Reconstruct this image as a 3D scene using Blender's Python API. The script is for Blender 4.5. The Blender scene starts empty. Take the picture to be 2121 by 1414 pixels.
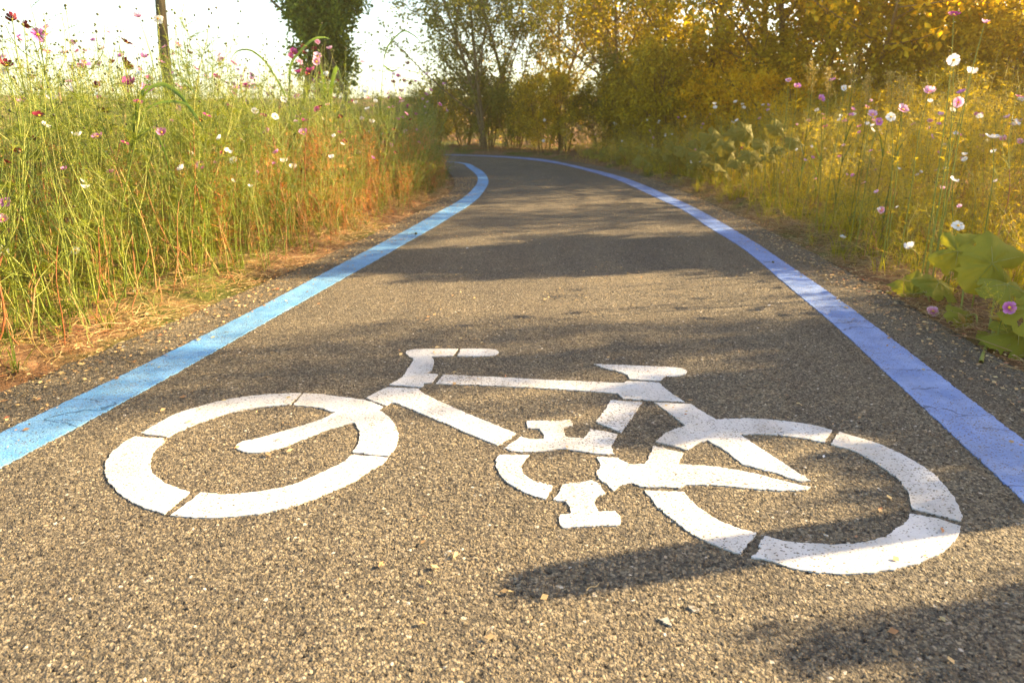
import bpy, math, random
import numpy as np
from mathutils import Vector, Matrix, noise

SC = bpy.context.scene
COL = SC.collection
R_ = random.Random(11)
RG = np.random.default_rng(5)
PITCH = math.atan(467/1420.0); FPX = 1420.0; CAMH = 1.0
CP, SP = math.cos(PITCH), math.sin(PITCH)

# ------------------------------------------------------------------ survey helpers: from the photo's pixels to metres on the ground
def ray(px, py):
    a = (px-1060.5)/FPX; b = -(py-707)/FPX
    return a, CP+b*SP, -SP+b*CP
def G(px, py, z=0.0):
    a, dy, dz = ray(px, py); t = (z-CAMH)/dz
    return (a*t, dy*t)
def W(px, py, Y):
    a, dy, dz = ray(px, py); t = Y/dy
    return np.array((a*t, Y, CAMH+dz*t))

# ------------------------------------------------------------------ tagging
def tag(o, label=None, cat=None, group=None, kind=None):
    if label: o['label'] = label
    if cat: o['category'] = cat
    if group: o['group'] = group
    if kind: o['kind'] = kind
    return o
def empty(name, loc=(0, 0, 0), rz=0.0, s=1.0):
    o = bpy.data.objects.new(name, None); COL.objects.link(o)
    o.location = loc; o.rotation_euler = (0, 0, rz); o.scale = (s, s, s)
    o.empty_display_size = .05
    return o
def link(name, me, parent=None, loc=None):
    o = bpy.data.objects.new(name, me); COL.objects.link(o)
    if parent is not None: o.parent = parent
    if loc is not None: o.location = loc
    return o
def copy_tree(o, parent=None):
    c = o.copy(); COL.objects.link(c)
    if parent is not None: c.parent = parent
    for ch in list(o.children): copy_tree(ch, c)
    return c

# ------------------------------------------------------------------ mesh builder (triangles)
class MB:
    def __init__(self): self.V = []; self.F = []; self.M = []; self.n = 0
    def add(self, v, f, m=0):
        v = np.asarray(v, float).reshape(-1, 3); f = np.asarray(f, np.int64).reshape(-1, 3)
        self.V.append(v); self.F.append(f+self.n); self.M.append(np.full(len(f), m, np.int32)); self.n += len(v)
    def arr(self):
        if not self.V: return np.zeros((0, 3)), np.zeros((0, 3), int), np.zeros(0, int)
        return np.concatenate(self.V), np.concatenate(self.F), np.concatenate(self.M)
    def addmb(self, o, mat3=None, t=None, mo=None):
        v, f, m = o.arr() if isinstance(o, MB) else o
        if mat3 is not None: v = v @ np.asarray(mat3).T
        if t is not None: v = v+np.asarray(t)
        self.V.append(v); self.F.append(f+self.n); self.M.append((m if mo is None else np.asarray(mo)[m]).astype(np.int32)); self.n += len(v)
    def mesh(self, name, mats, smooth=True):
        v, f, m = self.arr()
        me = bpy.data.meshes.new(name)
        me.vertices.add(len(v)); me.vertices.foreach_set('co', v.astype(np.float32).ravel())
        me.loops.add(len(f)*3); me.loops.foreach_set('vertex_index', f.astype(np.int32).ravel())
        me.polygons.add(len(f)); me.polygons.foreach_set('loop_start', np.arange(0, len(f)*3, 3, dtype=np.int32))
        for mt in (mats if isinstance(mats, (list, tuple)) else [mats]): me.materials.append(mt)
        me.polygons.foreach_set('material_index', m.astype(np.int32))
        me.polygons.foreach_set('use_smooth', np.full(len(f), bool(smooth)))
        me.update(calc_edges=True); me.validate()
        return me
    def obj(self, name, mats, parent=None, loc=None, smooth=True):
        return link(name, self.mesh(name, mats, smooth), parent, loc)

def unit(v):
    v = np.asarray(v, float); return v/(np.linalg.norm(v)+1e-12)
def frame(d):
    d = unit(d); u = np.cross(d, (0, 0, 1) if abs(d[2]) < .9 else (1, 0, 0)); u = unit(u); return d, u, np.cross(d, u)
def tube(mb, pts, rad, n=5, m=0, cap=False):
    pts = np.asarray(pts, float); k = len(pts)
    rad = np.broadcast_to(np.asarray(rad, float), (k,)) if np.ndim(rad) == 0 or len(np.atleast_1d(rad)) == k else np.linspace(rad[0], rad[1], k)
    d = np.gradient(pts, axis=0); V = []
    _, u, w = frame(d[0])
    a = np.arange(n)*2*math.pi/n; ca, sa = np.cos(a)[:, None], np.sin(a)[:, None]
    for i in range(k):
        t = unit(d[i]); u = unit(u-t*np.dot(u, t)); w = np.cross(t, u)
        V.append(pts[i]+rad[i]*(ca*u+sa*w))
    V = np.concatenate(V); F = []
    for i in range(k-1):
        for j in range(n):
            p, q = i*n+j, i*n+(j+1) % n
            F += [(p, q, q+n), (p, q+n, p+n)]
    if cap:
        V = np.vstack([V, pts[-1]+unit(d[-1])*rad[-1]*.35]); c = len(V)-1; b = (k-1)*n
        F += [(b+j, b+(j+1) % n, c) for j in range(n)]
    mb.add(V, F, m)
def ribbon(mb, pts, wid, up=None, m=0, fold=.0, side=None):
    """a blade: a centre line with widths, slightly V folded"""
    pts = np.asarray(pts, float); k = len(pts); d = np.gradient(pts, axis=0); V = []
    wid = np.asarray(wid, float)
    s = None if side is None else unit(side)
    for i in range(k):
        t = unit(d[i])
        if s is None: s = unit(np.cross(t, (0, 0, 1)) if abs(t[2]) < .95 else np.array((1., 0, 0)))
        s = unit(s-t*np.dot(s, t)); nrm = np.cross(s, t)
        V += [pts[i]-s*wid[i]/2+nrm*fold*wid[i], pts[i], pts[i]+s*wid[i]/2+nrm*fold*wid[i]]
    F = []
    for i in range(k-1):
        a = i*3
        F += [(a, a+1, a+4), (a, a+4, a+3), (a+1, a+2, a+5), (a+1, a+5, a+4)]
    mb.add(V, F, m)
def spline(P, n=8):
    P = np.asarray(P, float); out = []
    for i in range(len(P)-1):
        p0 = P[max(i-1, 0)]; p1 = P[i]; p2 = P[i+1]; p3 = P[min(i+2, len(P)-1)]
        for t in np.linspace(0, 1, n, endpoint=False):
            out.append(.5*((2*p1)+(-p0+p2)*t+(2*p0-5*p1+4*p2-p3)*t*t+(-p0+3*p1-3*p2+p3)*t**3))
    out.append(P[-1]); return np.array(out)
def blob(mb, c, r, m=0, n=6, sz=1.0, d=(0, 0, 1)):
    d, u, w = frame(d); V = []; F = []
    rings = [(-.8, .6), (0, 1), (.8, .6)]
    a = np.arange(n)*2*math.pi/n
    V.append(np.asarray(c)-d*r*sz)
    for z, rr in rings:
        for t in a: V.append(np.asarray(c)+d*z*r*sz+(u*math.cos(t)+w*math.sin(t))*r*rr)
    V.append(np.asarray(c)+d*r*sz)
    for j in range(n):
        k = (j+1) % n
        F += [(0, 1+k, 1+j)]
        for q in range(2): F += [(1+q*n+j, 1+q*n+k, 1+(q+1)*n+k), (1+q*n+j, 1+(q+1)*n+k, 1+(q+1)*n+j)]
        F += [(1+2*n+j, 1+2*n+k, 1+3*n)]
    mb.add(V, F, m)
def rotz(a):
    c, s = math.cos(a), math.sin(a); return np.array(((c, -s, 0), (s, c, 0), (0, 0, 1)))
def tilt(ax, ay):
    cx, sx, cy, sy = math.cos(ax), math.sin(ax), math.cos(ay), math.sin(ay)
    return np.array(((1, 0, 0), (0, cx, -sx), (0, sx, cx))) @ np.array(((cy, 0, sy), (0, 1, 0), (-sy, 0, cy)))

# ------------------------------------------------------------------ materials
class NT:
    def __init__(s, name, rough=.8, spec=.3):
        s.m = bpy.data.materials.new(name); s.m.use_nodes = True; s.t = s.m.node_tree; s.N = s.t.nodes
        s.b = s.N['Principled BSDF']; s.out = s.N['Material Output']
        s.b.inputs['Roughness'].default_value = rough; s.b.inputs['Specular IOR Level'].default_value = spec
    def n(s, ty, ins=None, **kw):
        x = s.N.new(ty)
        for k, v in kw.items(): setattr(x, k, v)
        for k, v in (ins or {}).items():
            if isinstance(v, bpy.types.NodeSocket): s.t.links.new(v, x.inputs[k])
            else: x.inputs[k].default_value = v
        return x
    def l(s, a, b): s.t.links.new(a, b)
    def math(s, op, a, b=0.0, c=None, clamp=False):
        x = s.n('ShaderNodeMath', {0: a, 1: b}, operation=op, use_clamp=clamp)
        if c is not None:
            if isinstance(c, bpy.types.NodeSocket): s.l(c, x.inputs[2])
            else: x.inputs[2].default_value = c
        return x.outputs[0]
    def ramp(s, fac, stops, interp='LINEAR'):
        r = s.n('ShaderNodeValToRGB', {'Fac': fac}); cr = r.color_ramp; cr.interpolation = interp
        while len(cr.elements) < len(stops): cr.elements.new(.5)
        for e, (p, c) in zip(cr.elements, stops): e.position = p; e.color = (*c, 1) if len(c) == 3 else c
        return r.outputs['Color']
    def mix(s, fac, a, b, bt='MIX'):
        x = s.n('ShaderNodeMix', data_type='RGBA', blend_type=bt)
        for i, v in ((0, fac), (6, a), (7, b)):
            if isinstance(v, bpy.types.NodeSocket): s.l(v, x.inputs[i])
            else: x.inputs[i].default_value = (*v, 1) if isinstance(v, tuple) and len(v) == 3 else v
        return x.outputs[2]
    def coord(s): return s.n('ShaderNodeTexCoord').outputs['Object']
    def noise(s, vec, sc, det=3, rough=.55, out='Fac'):
        return s.n('ShaderNodeTexNoise', {'Vector': vec, 'Scale': sc, 'Detail': det, 'Roughness': rough}).outputs[out]
    def vor(s, vec, sc, feature='F1', rnd=1.0):
        return s.n('ShaderNodeTexVoronoi', {'Vector': vec, 'Scale': sc, 'Randomness': rnd}, feature=feature)
    def maprange(s, v, a, b, c=0.0, d=1.0):
        return s.n('ShaderNodeMapRange', {0: v, 1: a, 2: b, 3: c, 4: d}).outputs[0]

def asphalt_nodes(s):
    co = s.coord()
    w = s.n('ShaderNodeVectorMath', {0: s.noise(co, 60, 2, .5, 'Color'), 1: (.5, .5, .5)}, operation='SUBTRACT').outputs[0]
    w = s.n('ShaderNodeVectorMath', {0: w, 'Scale': .012}, operation='SCALE').outputs[0]
    v = s.n('ShaderNodeVectorMath', {0: co, 1: w}, operation='ADD').outputs[0]
    va = s.vor(v, 125); vb = s.vor(v, 260)
    sep = s.n('ShaderNodeSeparateColor', {0: va.outputs['Color']}); sepb = s.n('ShaderNodeSeparateColor', {0: vb.outputs['Color']})
    ag = s.ramp(sep.outputs[0], [(0, (.032, .030, .024)), (.22, (.085, .072, .050)), (.55, (.155, .128, .084)), (.9, (.235, .195, .13)), (.985, (.30, .25, .17)), (.998, (.52, .47, .38))])
    agb = s.ramp(sepb.outputs[1], [(0, (.028, .026, .021)), (.3, (.11, .09, .060)), (.8, (.19, .155, .10)), (1, (.29, .24, .155))])
    pick = s.maprange(sep.outputs[2], .35, .45)
    colr = s.mix(pick, agb, ag)
    d = va.outputs['Distance']
    rim = s.maprange(d, .42, .72)                      # bitumen between the stones
    colr = s.mix(s.math('MULTIPLY', rim, .75), colr, (.055, .046, .038))
    pitn = s.noise(v, 75, 2, .6); pit = s.maprange(pitn, .60, .67)
    colr = s.mix(s.math('MULTIPLY', pit, .85), colr, (.025, .021, .018))
    big = s.noise(co, 1.3, 4, .6)
    colr = s.mix(1.0, colr, s.ramp(big, [(.3, (.78, .79, .82)), (.7, (1.12, 1.09, 1.04))]), 'MULTIPLY')
    wid = s.noise(s.n('ShaderNodeMapping', {'Vector': co, 'Scale': (1.6, .35, 1), 'Rotation': (0, 0, .12)}).outputs[0], 1.7, 4, .65)
    colr = s.mix(1.0, colr, s.ramp(wid, [(.32, (.84, .84, .86)), (.68, (1.12, 1.11, 1.08))]), 'MULTIPLY')
    # height: domes of random height, pits
    dome = s.math('SUBTRACT', 1.0, s.math('MULTIPLY', d, 1.1), clamp=True)
    h = s.math('MULTIPLY', dome, s.maprange(sep.outputs[1], 0, 1, .35, 1.0))
    domeb = s.math('SUBTRACT', 1.0, s.math('MULTIPLY', vb.outputs['Distance'], 1.2), clamp=True)
    h = s.math('ADD', h, s.math('MULTIPLY', domeb, .35))
    h = s.math('SUBTRACT', h, s.math('MULTIPLY', pit, .9))
    h = s.math('ADD', h, s.math('MULTIPLY', s.noise(v, 420, 2), .25))
    return co, v, colr, h

def mat_asphalt():
    s = NT('asphalt', .85, .25); co, v, c, h = asphalt_nodes(s)
    s.l(c, s.b.inputs['Base Color'])
    dsp = s.n('ShaderNodeDisplacement', {'Height': h, 'Midlevel': 1.02, 'Scale': .0056})
    s.l(dsp.outputs[0], s.out.inputs['Displacement']); s.m.displacement_method = 'BOTH'
    return s.m
def mat_paint(name, base, worn, wear=.0, cracks=False):
    s = NT(name, .6, .35); co, v, c, h = asphalt_nodes(s)
    mott = s.noise(co, 9, 4, .6)
    pc = s.mix(s.maprange(mott, .35, .7), (*base,), (*worn,))
    fine = s.noise(co, 160, 3, .7)
    pc = s.mix(s.maprange(fine, .55, .8, 0, .3), pc, tuple(x*.6 for x in base))
    dirt = s.noise(s.n('ShaderNodeMapping', {'Vector': co, 'Scale': (2.2, .8, 1)}).outputs[0], 2.2, 5, .7)
    pc = s.mix(1.0, pc, s.ramp(dirt, [(.35, (.74, .72, .69)), (.62, (1.0, 1.0, 1.0))]), 'MULTIPLY')
    # chips: where stones stand proud and where a low patch noise says so
    streak = s.n('ShaderNodeMapping', {'Vector': co, 'Scale': (1, 1.6, 1)}).outputs[0]
    chip = s.noise(streak, 95, 2, .55)
    patch = s.noise(co, 2.6, 3, .6)
    thr = s.maprange(patch, .35, .68, .69-wear*.5, .63-wear*1.6)
    mask = s.math('GREATER_THAN', chip, thr)
    sv = s.vor(s.n('ShaderNodeMapping', {'Vector': co, 'Scale': (1, 1.5, 1), 'Rotation': (0, 0, .5)}).outputs[0], 120)
    sr = s.n('ShaderNodeSeparateColor', {0: sv.outputs['Color']})
    spk = s.math('MULTIPLY', s.math('LESS_THAN', sr.outputs[0], s.maprange(patch, .38, .66, .10, .32+wear*3.2)), s.math('LESS_THAN', sv.outputs['Distance'], s.maprange(sr.outputs[1], 0, 1, .18, .5)))
    mask = s.math('MAXIMUM', mask, spk)
    edge = s.math('MULTIPLY', mask, .95)
    c2 = s.mix(edge, pc, c)
    hh = s.math('ADD', s.math('MULTIPLY', h, .35), s.math('MULTIPLY', mask, -.5))
    if cracks:
        # narrow cracks that run across the line
        m = s.n('ShaderNodeMapping', {'Vector': co, 'Scale': (.35, 3.1, 1)}).outputs[0]
        m2 = s.n('ShaderNodeVectorMath', {0: m, 1: s.n('ShaderNodeVectorMath', {0: s.noise(co, 7, 3, .6, 'Color'), 'Scale': .16}, operation='SCALE').outputs[0]}, operation='ADD').outputs[0]
        cr = s.vor(m2, 1.25, 'DISTANCE_TO_EDGE').outputs['Distance']
        cm = s.math('MULTIPLY', s.math('LESS_THAN', cr, .006), s.math('GREATER_THAN', s.noise(co, 3, 2), .44))
        c2 = s.mix(s.math('MULTIPLY', cm, .75), c2, tuple(x*.22 for x in base))
        hh = s.math('SUBTRACT', hh, cm)
    s.l(c2, s.b.inputs['Base Color'])
    bp = s.n('ShaderNodeBump', {'Height': hh, 'Distance': .0045, 'Strength': .8})
    s.l(bp.outputs[0], s.b.inputs['Normal'])
    return s.m
def mat_leaf(name, cols, trans=.35, rough=.5, spec=.25, isl=True, tcol=None):
    """leaf colours vary from leaf to leaf; part of the light passes through"""
    s = NT(name, rough, spec)
    r = s.n('ShaderNodeNewGeometry').outputs['Random Per Island'] if isl else s.n('ShaderNodeObjectInfo').outputs['Random']
    n = s.noise(s.coord(), 3.0, 3)
    f = s.math('ADD', s.math('MULTIPLY', r, .62), s.math('MULTIPLY', s.maprange(n, .3, .7), .38))
    k = len(cols); c = s.ramp(f, [((i+.5)/k, cc) for i, cc in enumerate(cols)])
    s.l(c, s.b.inputs['Base Color'])
    if trans > 0:
        tc = s.mix(1.0, c, tcol or (1.25, 1.15, .55), 'MULTIPLY')
        tr = s.n('ShaderNodeBsdfTranslucent', {'Color': tc})
        mx = s.n('ShaderNodeMixShader', {0: trans, 1: s.b.outputs[0], 2: tr.outputs[0]})
        s.l(mx.outputs[0], s.out.inputs['Surface'])
    return s.m
def mat_petal(name, inner, outer, trans=.35, r0=.010, r1=.03):
    s = NT(name, .55, .2)
    co = s.coord(); ln = s.n('ShaderNodeVectorMath', {0: co}, operation='LENGTH').outputs['Value']
    c = s.mix(s.maprange(ln, r0, r1), inner, outer)
    rd = s.n('ShaderNodeNewGeometry').outputs['Random Per Island']
    c = s.mix(1.0, c, s.ramp(rd, [(0, (.88, .88, .88)), (1, (1.08, 1.08, 1.08))]), 'MULTIPLY')
    s.l(c, s.b.inputs['Base Color'])
    tr = s.n('ShaderNodeBsdfTranslucent', {'Color': c})
    mx = s.n('ShaderNodeMixShader', {0: trans, 1: s.b.outputs[0], 2: tr.outputs[0]})
    s.l(mx.outputs[0], s.out.inputs['Surface'])
    return s.m
def mat_bark(name, a, b, sc=(9, 9, 2)):
    s = NT(name, .9, .15); co = s.coord()
    m = s.n('ShaderNodeMapping', {'Vector': co, 'Scale': sc}).outputs[0]
    n = s.noise(m, 3, 5, .65); s.l(s.ramp(n, [(.3, a), (.7, b)]), s.b.inputs['Base Color'])
    bp = s.n('ShaderNodeBump', {'Height': n, 'Distance': .02, 'Strength': .8}); s.l(bp.outputs[0], s.b.inputs['Normal'])
    return s.m
def mat_soil():
    s = NT('soil', .95, .1); co = s.coord()
    n = s.noise(co, 14, 6, .7); n2 = s.noise(co, .9, 4, .6)
    c = s.ramp(n, [(.25, (.075, .042, .022)), (.5, (.17, .095, .050)), (.75, (.29, .18, .10))])
    g = s.ramp(s.noise(co, 40, 4, .7), [(.3, (.035, .05, .012)), (.7, (.13, .13, .035))])
    c = s.mix(s.maprange(n2, .48, .6), c, g)
    s.l(c, s.b.inputs['Base Color'])
    bp = s.n('ShaderNodeBump', {'Height': s.noise(co, 55, 5, .7), 'Distance': .015, 'Strength': 1.0}); s.l(bp.outputs[0], s.b.inputs['Normal'])
    return s.m

M = {}
M['asphalt'] = mat_asphalt()
M['white'] = mat_paint('white_road_paint', (.50, .48, .45), (.57, .55, .52), .012)
M['whitew'] = mat_paint('worn_white_road_paint', (.50, .48, .45), (.57, .55, .52), .045)
M['whiteww'] = mat_paint('faint_white_paint', (.28, .26, .22), (.34, .31, .27), .16)
M['blue'] = mat_paint('blue_road_paint', (.09, .26, .50), (.18, .36, .57), .030, True)
M['blueFlare'] = mat_paint('flare_tinted_blue_road_paint', (.13, .22, .47), (.22, .31, .54), .030, True)  # same blue paint, with the violet cast of flare light mixed into its colour
M['soil'] = mat_soil()
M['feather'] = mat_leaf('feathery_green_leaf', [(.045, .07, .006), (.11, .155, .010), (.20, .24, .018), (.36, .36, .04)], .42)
M['featherGlow'] = mat_leaf('glow_tinted_feathery_leaf', [(.36, .30, .012), (.56, .47, .02), (.70, .60, .03), (.80, .69, .06)], .6, tcol=(1.3, 1.05, .30))  # right bank copy of the green leaf, warm glow painted in as gold
M['stemg'] = mat_leaf('green_stem', [(.10, .15, .03), (.20, .24, .04), (.32, .31, .09)], .12)
M['stemr'] = mat_leaf('red_brown_stem', [(.24, .07, .03), (.36, .13, .05), (.42, .24, .10), (.26, .26, .06)], .1)
M['straw'] = mat_leaf('dry_straw', [(.26, .12, .05), (.42, .27, .12), (.55, .42, .20), (.34, .10, .05)], .2)
M['rust'] = mat_leaf('rusty_dry_leaf', [(.50, .09, .02), (.68, .20, .04), (.60, .34, .08), (.40, .06, .03)], .35)
M['grass'] = mat_leaf('weed_green', [(.05, .08, .01), (.10, .16, .02), (.19, .24, .03)], .4)
M['reed'] = mat_leaf('reed_blade', [(.07, .13, .03), (.13, .21, .04)], .45)
M['bud'] = mat_leaf('bud', [(.035, .045, .012), (.07, .06, .02), (.13, .15, .03)], .0)
M['eye'] = mat_leaf('flower_eye', [(.75, .38, .02), (.85, .50, .04)], .0)
M['squash'] = mat_leaf('squash_leaf', [(.13, .15, .014), (.22, .23, .02), (.32, .30, .03)], .38, .7, tcol=(1.4, 1.25, .35))
_m = M['squash']; _t = _m.node_tree; _b = _t.nodes['Principled BSDF']; _c = _t.nodes.new('ShaderNodeTexCoord')
_n = _t.nodes.new('ShaderNodeTexVoronoi'); _n.feature = 'SMOOTH_F1'; _n.inputs['Scale'].default_value = 55; _t.links.new(_c.outputs['Object'], _n.inputs['Vector'])
_p = _t.nodes.new('ShaderNodeBump'); _p.inputs['Distance'].default_value = .004; _p.inputs['Strength'].default_value = .7; _t.links.new(_n.outputs['Distance'], _p.inputs['Height']); _t.links.new(_p.outputs[0], _b.inputs['Normal'])
M['squashf'] = mat_leaf('distant_squash_leaf', [(.13, .12, .02), (.20, .18, .025), (.27, .23, .035)], .42, .65, tcol=(1.3, 1.1, .35))
M['panicle'] = mat_leaf('grass_panicle', [(.34, .25, .07), (.50, .38, .14)], .4)
M['bark'] = mat_bark('bark', (.07, .045, .025), (.17, .12, .07))
M['barkp'] = mat_bark('pale_bark', (.15, .10, .06), (.30, .22, .13))
M['pole'] = mat_bark('weathered_pole', (.04, .032, .02), (.12, .09, .05), (30, 30, 1.2))
M['t_olive'] = mat_leaf('olive_leaf', [(.06, .085, .012), (.11, .14, .018), (.19, .20, .025), (.28, .26, .035)], .45)
M['t_gold'] = mat_leaf('glow_tinted_golden_leaf', [(.17, .15, .012), (.29, .25, .016), (.43, .36, .02), (.56, .47, .03)], .52, tcol=(1.4, 1.15, .30))  # leaf colour yellowed to carry the warm glow on the right
M['t_amber'] = mat_leaf('glow_tinted_amber_leaf', [(.42, .29, .010), (.58, .42, .012), (.70, .53, .02), (.78, .64, .03)], .55, tcol=(1.4, 1.05, .25))  # pushed to bright gold, standing in for the glow over these trees
M['t_pine'] = mat_leaf('dark_conifer_leaf', [(.04, .085, .018), (.10, .17, .02), (.24, .29, .03)], .5)
PAINTM = NT('post_paint', .5).m; PAINTM.node_tree.nodes['Principled BSDF'].inputs['Base Color'].default_value = (.7, .7, .68, 1)
PET = {'white': mat_petal('white_petal', (.80, .78, .72), (.82, .80, .78)),
       'pale pink': mat_petal('pale_pink_petal', (.62, .12, .34), (.80, .50, .64)),
       'lilac pink': mat_petal('lilac_pink_petal', (.42, .05, .28), (.66, .25, .56)),
       'magenta': mat_petal('magenta_petal', (.18, .01, .06), (.40, .04, .22)),
       'crimson': mat_petal('crimson_petal', (.045, .002, .006), (.12, .004, .014), .15),
       'magenta edged white': mat_petal('magenta_edged_petal', (.80, .62, .70), (.55, .04, .28), r0=.014, r1=.030)}

# ------------------------------------------------------------------ path survey
KL = [(-3.5, -7), (-2.35, 0), (-2.2, 1), (-2.03, 2.07), (-1.80, 3.05), (-1.61, 4), (-1.38, 5.25), (-1.08, 7.16), (-.88, 9.2), (-.90, 10.9), (-1.14, 12.9), (-1.56, 14.5), (-2.3, 15.7), (-3.6, 16.9), (-6, 17.9), (-10, 18.3), (-20, 18.3)]
KR = [(.9, -7), (1.76, 0), (1.90, 1), (2.04, 2.07), (2.15, 3.1), (2.24, 4.1), (2.33, 5.4), (2.41, 7.5), (2.42, 9.8), (2.33, 11.6), (2.08, 13.6), (1.6, 15.6), (.9, 17.5), (-.4, 19.2), (-3.6, 20.5), (-8, 21.3), (-20, 21.6)]
SL = spline(KL, 40); SR = spline(KR, 40)
CC = (SL+SR)/2; HW = np.linalg.norm(SL-SR, axis=1)/2; TD = np.gradient(CC, axis=0); TD /= np.linalg.norm(TD, axis=1)[:, None]
def dpath(xy):
    """distance outside the asphalt, and side (-1 left, +1 right)"""
    xy = np.atleast_2d(xy); D = np.empty(len(xy)); S = np.empty(len(xy))
    for i in range(0, len(xy), 20000):
        q = xy[i:i+20000]; dd = np.linalg.norm(q[:, None]-CC[None], axis=2)-HW[None]
        j = dd.argmin(1); D[i:i+20000] = dd[np.arange(len(q)), j]
        v = q-CC[j]; S[i:i+20000] = np.sign(TD[j, 1]*v[:, 0]-TD[j, 0]*v[:, 1])
    return D, S
def vnoise(x, y, f, seed=0):
    """cheap smooth value noise"""
    rg = np.random.default_rng(seed); T = rg.random((256, 256))
    X = x*f; Y = y*f; xi = np.floor(X).astype(int); yi = np.floor(Y).astype(int); a = X-xi; b = Y-yi
    a = a*a*(3-2*a); b = b*b*(3-2*b)
    t = lambda i, j: T[i % 256, j % 256]
    return (t(xi, yi)*(1-a)+t(xi+1, yi)*a)*(1-b)+(t(xi, yi+1)*(1-a)+t(xi+1, yi+1)*a)*b
def height(x, y):
    x = np.asarray(x, float); y = np.asarray(y, float)
    d, s = dpath(np.stack([x.ravel(), y.ravel()], 1)); d = d.reshape(x.shape); s = s.reshape(x.shape)
    o = np.clip(d, 0, None)
    z = -.03+.075*np.clip((d+.02)/.35, 0, 1)**1.2
    bump = (vnoise(x, y, 5, 1)-.5)*.07+(vnoise(x, y, 14, 2)-.5)*.04+(vnoise(x, y, 33, 3)-.5)*.018
    z += bump*np.clip((d-.02)/.25, 0, 1)
    z += np.where(s < 0, -.12*np.clip(o-5, 0, 22), .10*np.clip(o-2.5, 0, 20))
    z += np.where(o > 20, (vnoise(x, y, .05, 4)-.5)*np.clip((o-20)*.05, 0, 3), 0)
    return z
def hz(x, y): return float(height(np.array([x]), np.array([y]))[0])

# ------------------------------------------------------------------ ground, one sheet out to the horizon
def grid_obj(name, X, Y, Z, mat):
    ny, nx = X.shape; V = np.stack([X, Y, Z], 2).reshape(-1, 3)
    i = np.arange(nx-1)[None]+np.arange(ny-1)[:, None]*nx
    a = i.ravel(); F = np.concatenate([np.stack([a, a+1, a+nx+1], 1), np.stack([a, a+nx+1, a+nx], 1)])
    mb = MB(); mb.add(V, F); return mb.obj(name, mat)
def geo(a, b, n): return np.geomspace(a, b, n)
xs = np.concatenate([-geo(70, 6.2, 26), np.arange(-6, 6.01, .045), geo(6.2, 70, 26)])
ys = np.concatenate([-geo(30, 1.2, 16), np.arange(-1, 22.01, .05), geo(22.3, 80, 24)])
GX, GY = np.meshgrid(xs, ys)
g = grid_obj('ground', GX, GY, height(GX, GY), M['soil']); tag(g, kind='structure')

# ------------------------------------------------------------------ asphalt: a finely meshed sheet between its two edges
def station(t):   # t in row index of SL
    i = np.clip(t, 0, len(SL)-1.001); k = i.astype(int); f = (i-k)[:, None]
    return SL[k]*(1-f)+SL[k+1]*f, SR[k]*(1-f)+SR[k+1]*f
cy = CC[:, 1]
arc = np.concatenate([[0], np.cumsum(np.linalg.norm(np.diff(CC, axis=0), axis=1))])
a0 = np.interp(.75, cy[:300], arc[:300])
rows = [arc[-1]]
near = [a0]; 
while near[-1] < arc[-1]:
    dd = near[-1]-a0+.75; near.append(near[-1]+max(.0036, .0017*dd**1.75 if dd > 1.5 else .0036))
sa = np.concatenate([np.linspace(0, a0, 60)[:-1], np.array(near[:-1]), [arc[-1]]])
tt = np.interp(sa, arc, np.arange(len(arc)))
EL, ER = station(tt)
NC = 820
u = np.linspace(0, 1, NC)[None, :, None]
XY = EL[:, None]*(1-u)+ER[:, None]*u
wob = (vnoise(sa, sa*0, 7, 8)-.5)*.05+(vnoise(sa, sa*0, 30, 9)-.5)*.02
XY[:, 0, 0] += wob; XY[:, -1, 0] += wob[::-1]
road = grid_obj('path', XY[..., 0], XY[..., 1], np.zeros(XY.shape[:2])+.0, M['asphalt']); tag(road, kind='structure')
print('path verts', XY.shape)

# ------------------------------------------------------------------ painted lines and the bicycle
def jitter_outline(P, step=.006, amp=.0016, seed=0):
    """P: closed outline in metres; soft bends are rounded, sharp corners stay; edges get the roughness of rolled paint"""
    P = np.asarray(P, float); n = len(P); out = []
    ang = []
    for i in range(n):
        a = P[i]-P[i-1]; b = P[(i+1) % n]-P[i]
        ang.append(abs(math.atan2(a[0]*b[1]-a[1]*b[0], a.dot(b))))
    for i in range(n):
        p1, p2 = P[i], P[(i+1) % n]
        L = np.linalg.norm(p2-p1); k = max(1, int(L/step))
        m1 = np.zeros(2)+(p2-p1); m2 = np.zeros(2)+(p2-p1)
        if ang[i] < .65:
            d = P[(i+1) % n]-P[i-1]; m1 = d/np.linalg.norm(d)*L
        if ang[(i+1) % n] < .65:
            d = P[(i+2) % n]-P[i]; m2 = d/np.linalg.norm(d)*L
        for t in np.arange(k)/k:
            out.append((2*t**3-3*t*t+1)*p1+(t**3-2*t*t+t)*m1+(-2*t**3+3*t*t)*p2+(t**3-t*t)*m2)
    out = np.array(out)
    w = (vnoise(out[:, 0], out[:, 1], 60, seed)-.5)*2.2+(vnoise(out[:, 0], out[:, 1], 160, seed+1)-.5)*2
    w2 = (vnoise(out[:, 0], out[:, 1], 70, seed+2)-.5)*2.2+(vnoise(out[:, 0], out[:, 1], 170, seed+3)-.5)*2
    return out+np.stack([w, w2], 1)*amp
PZ = .0008
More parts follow.
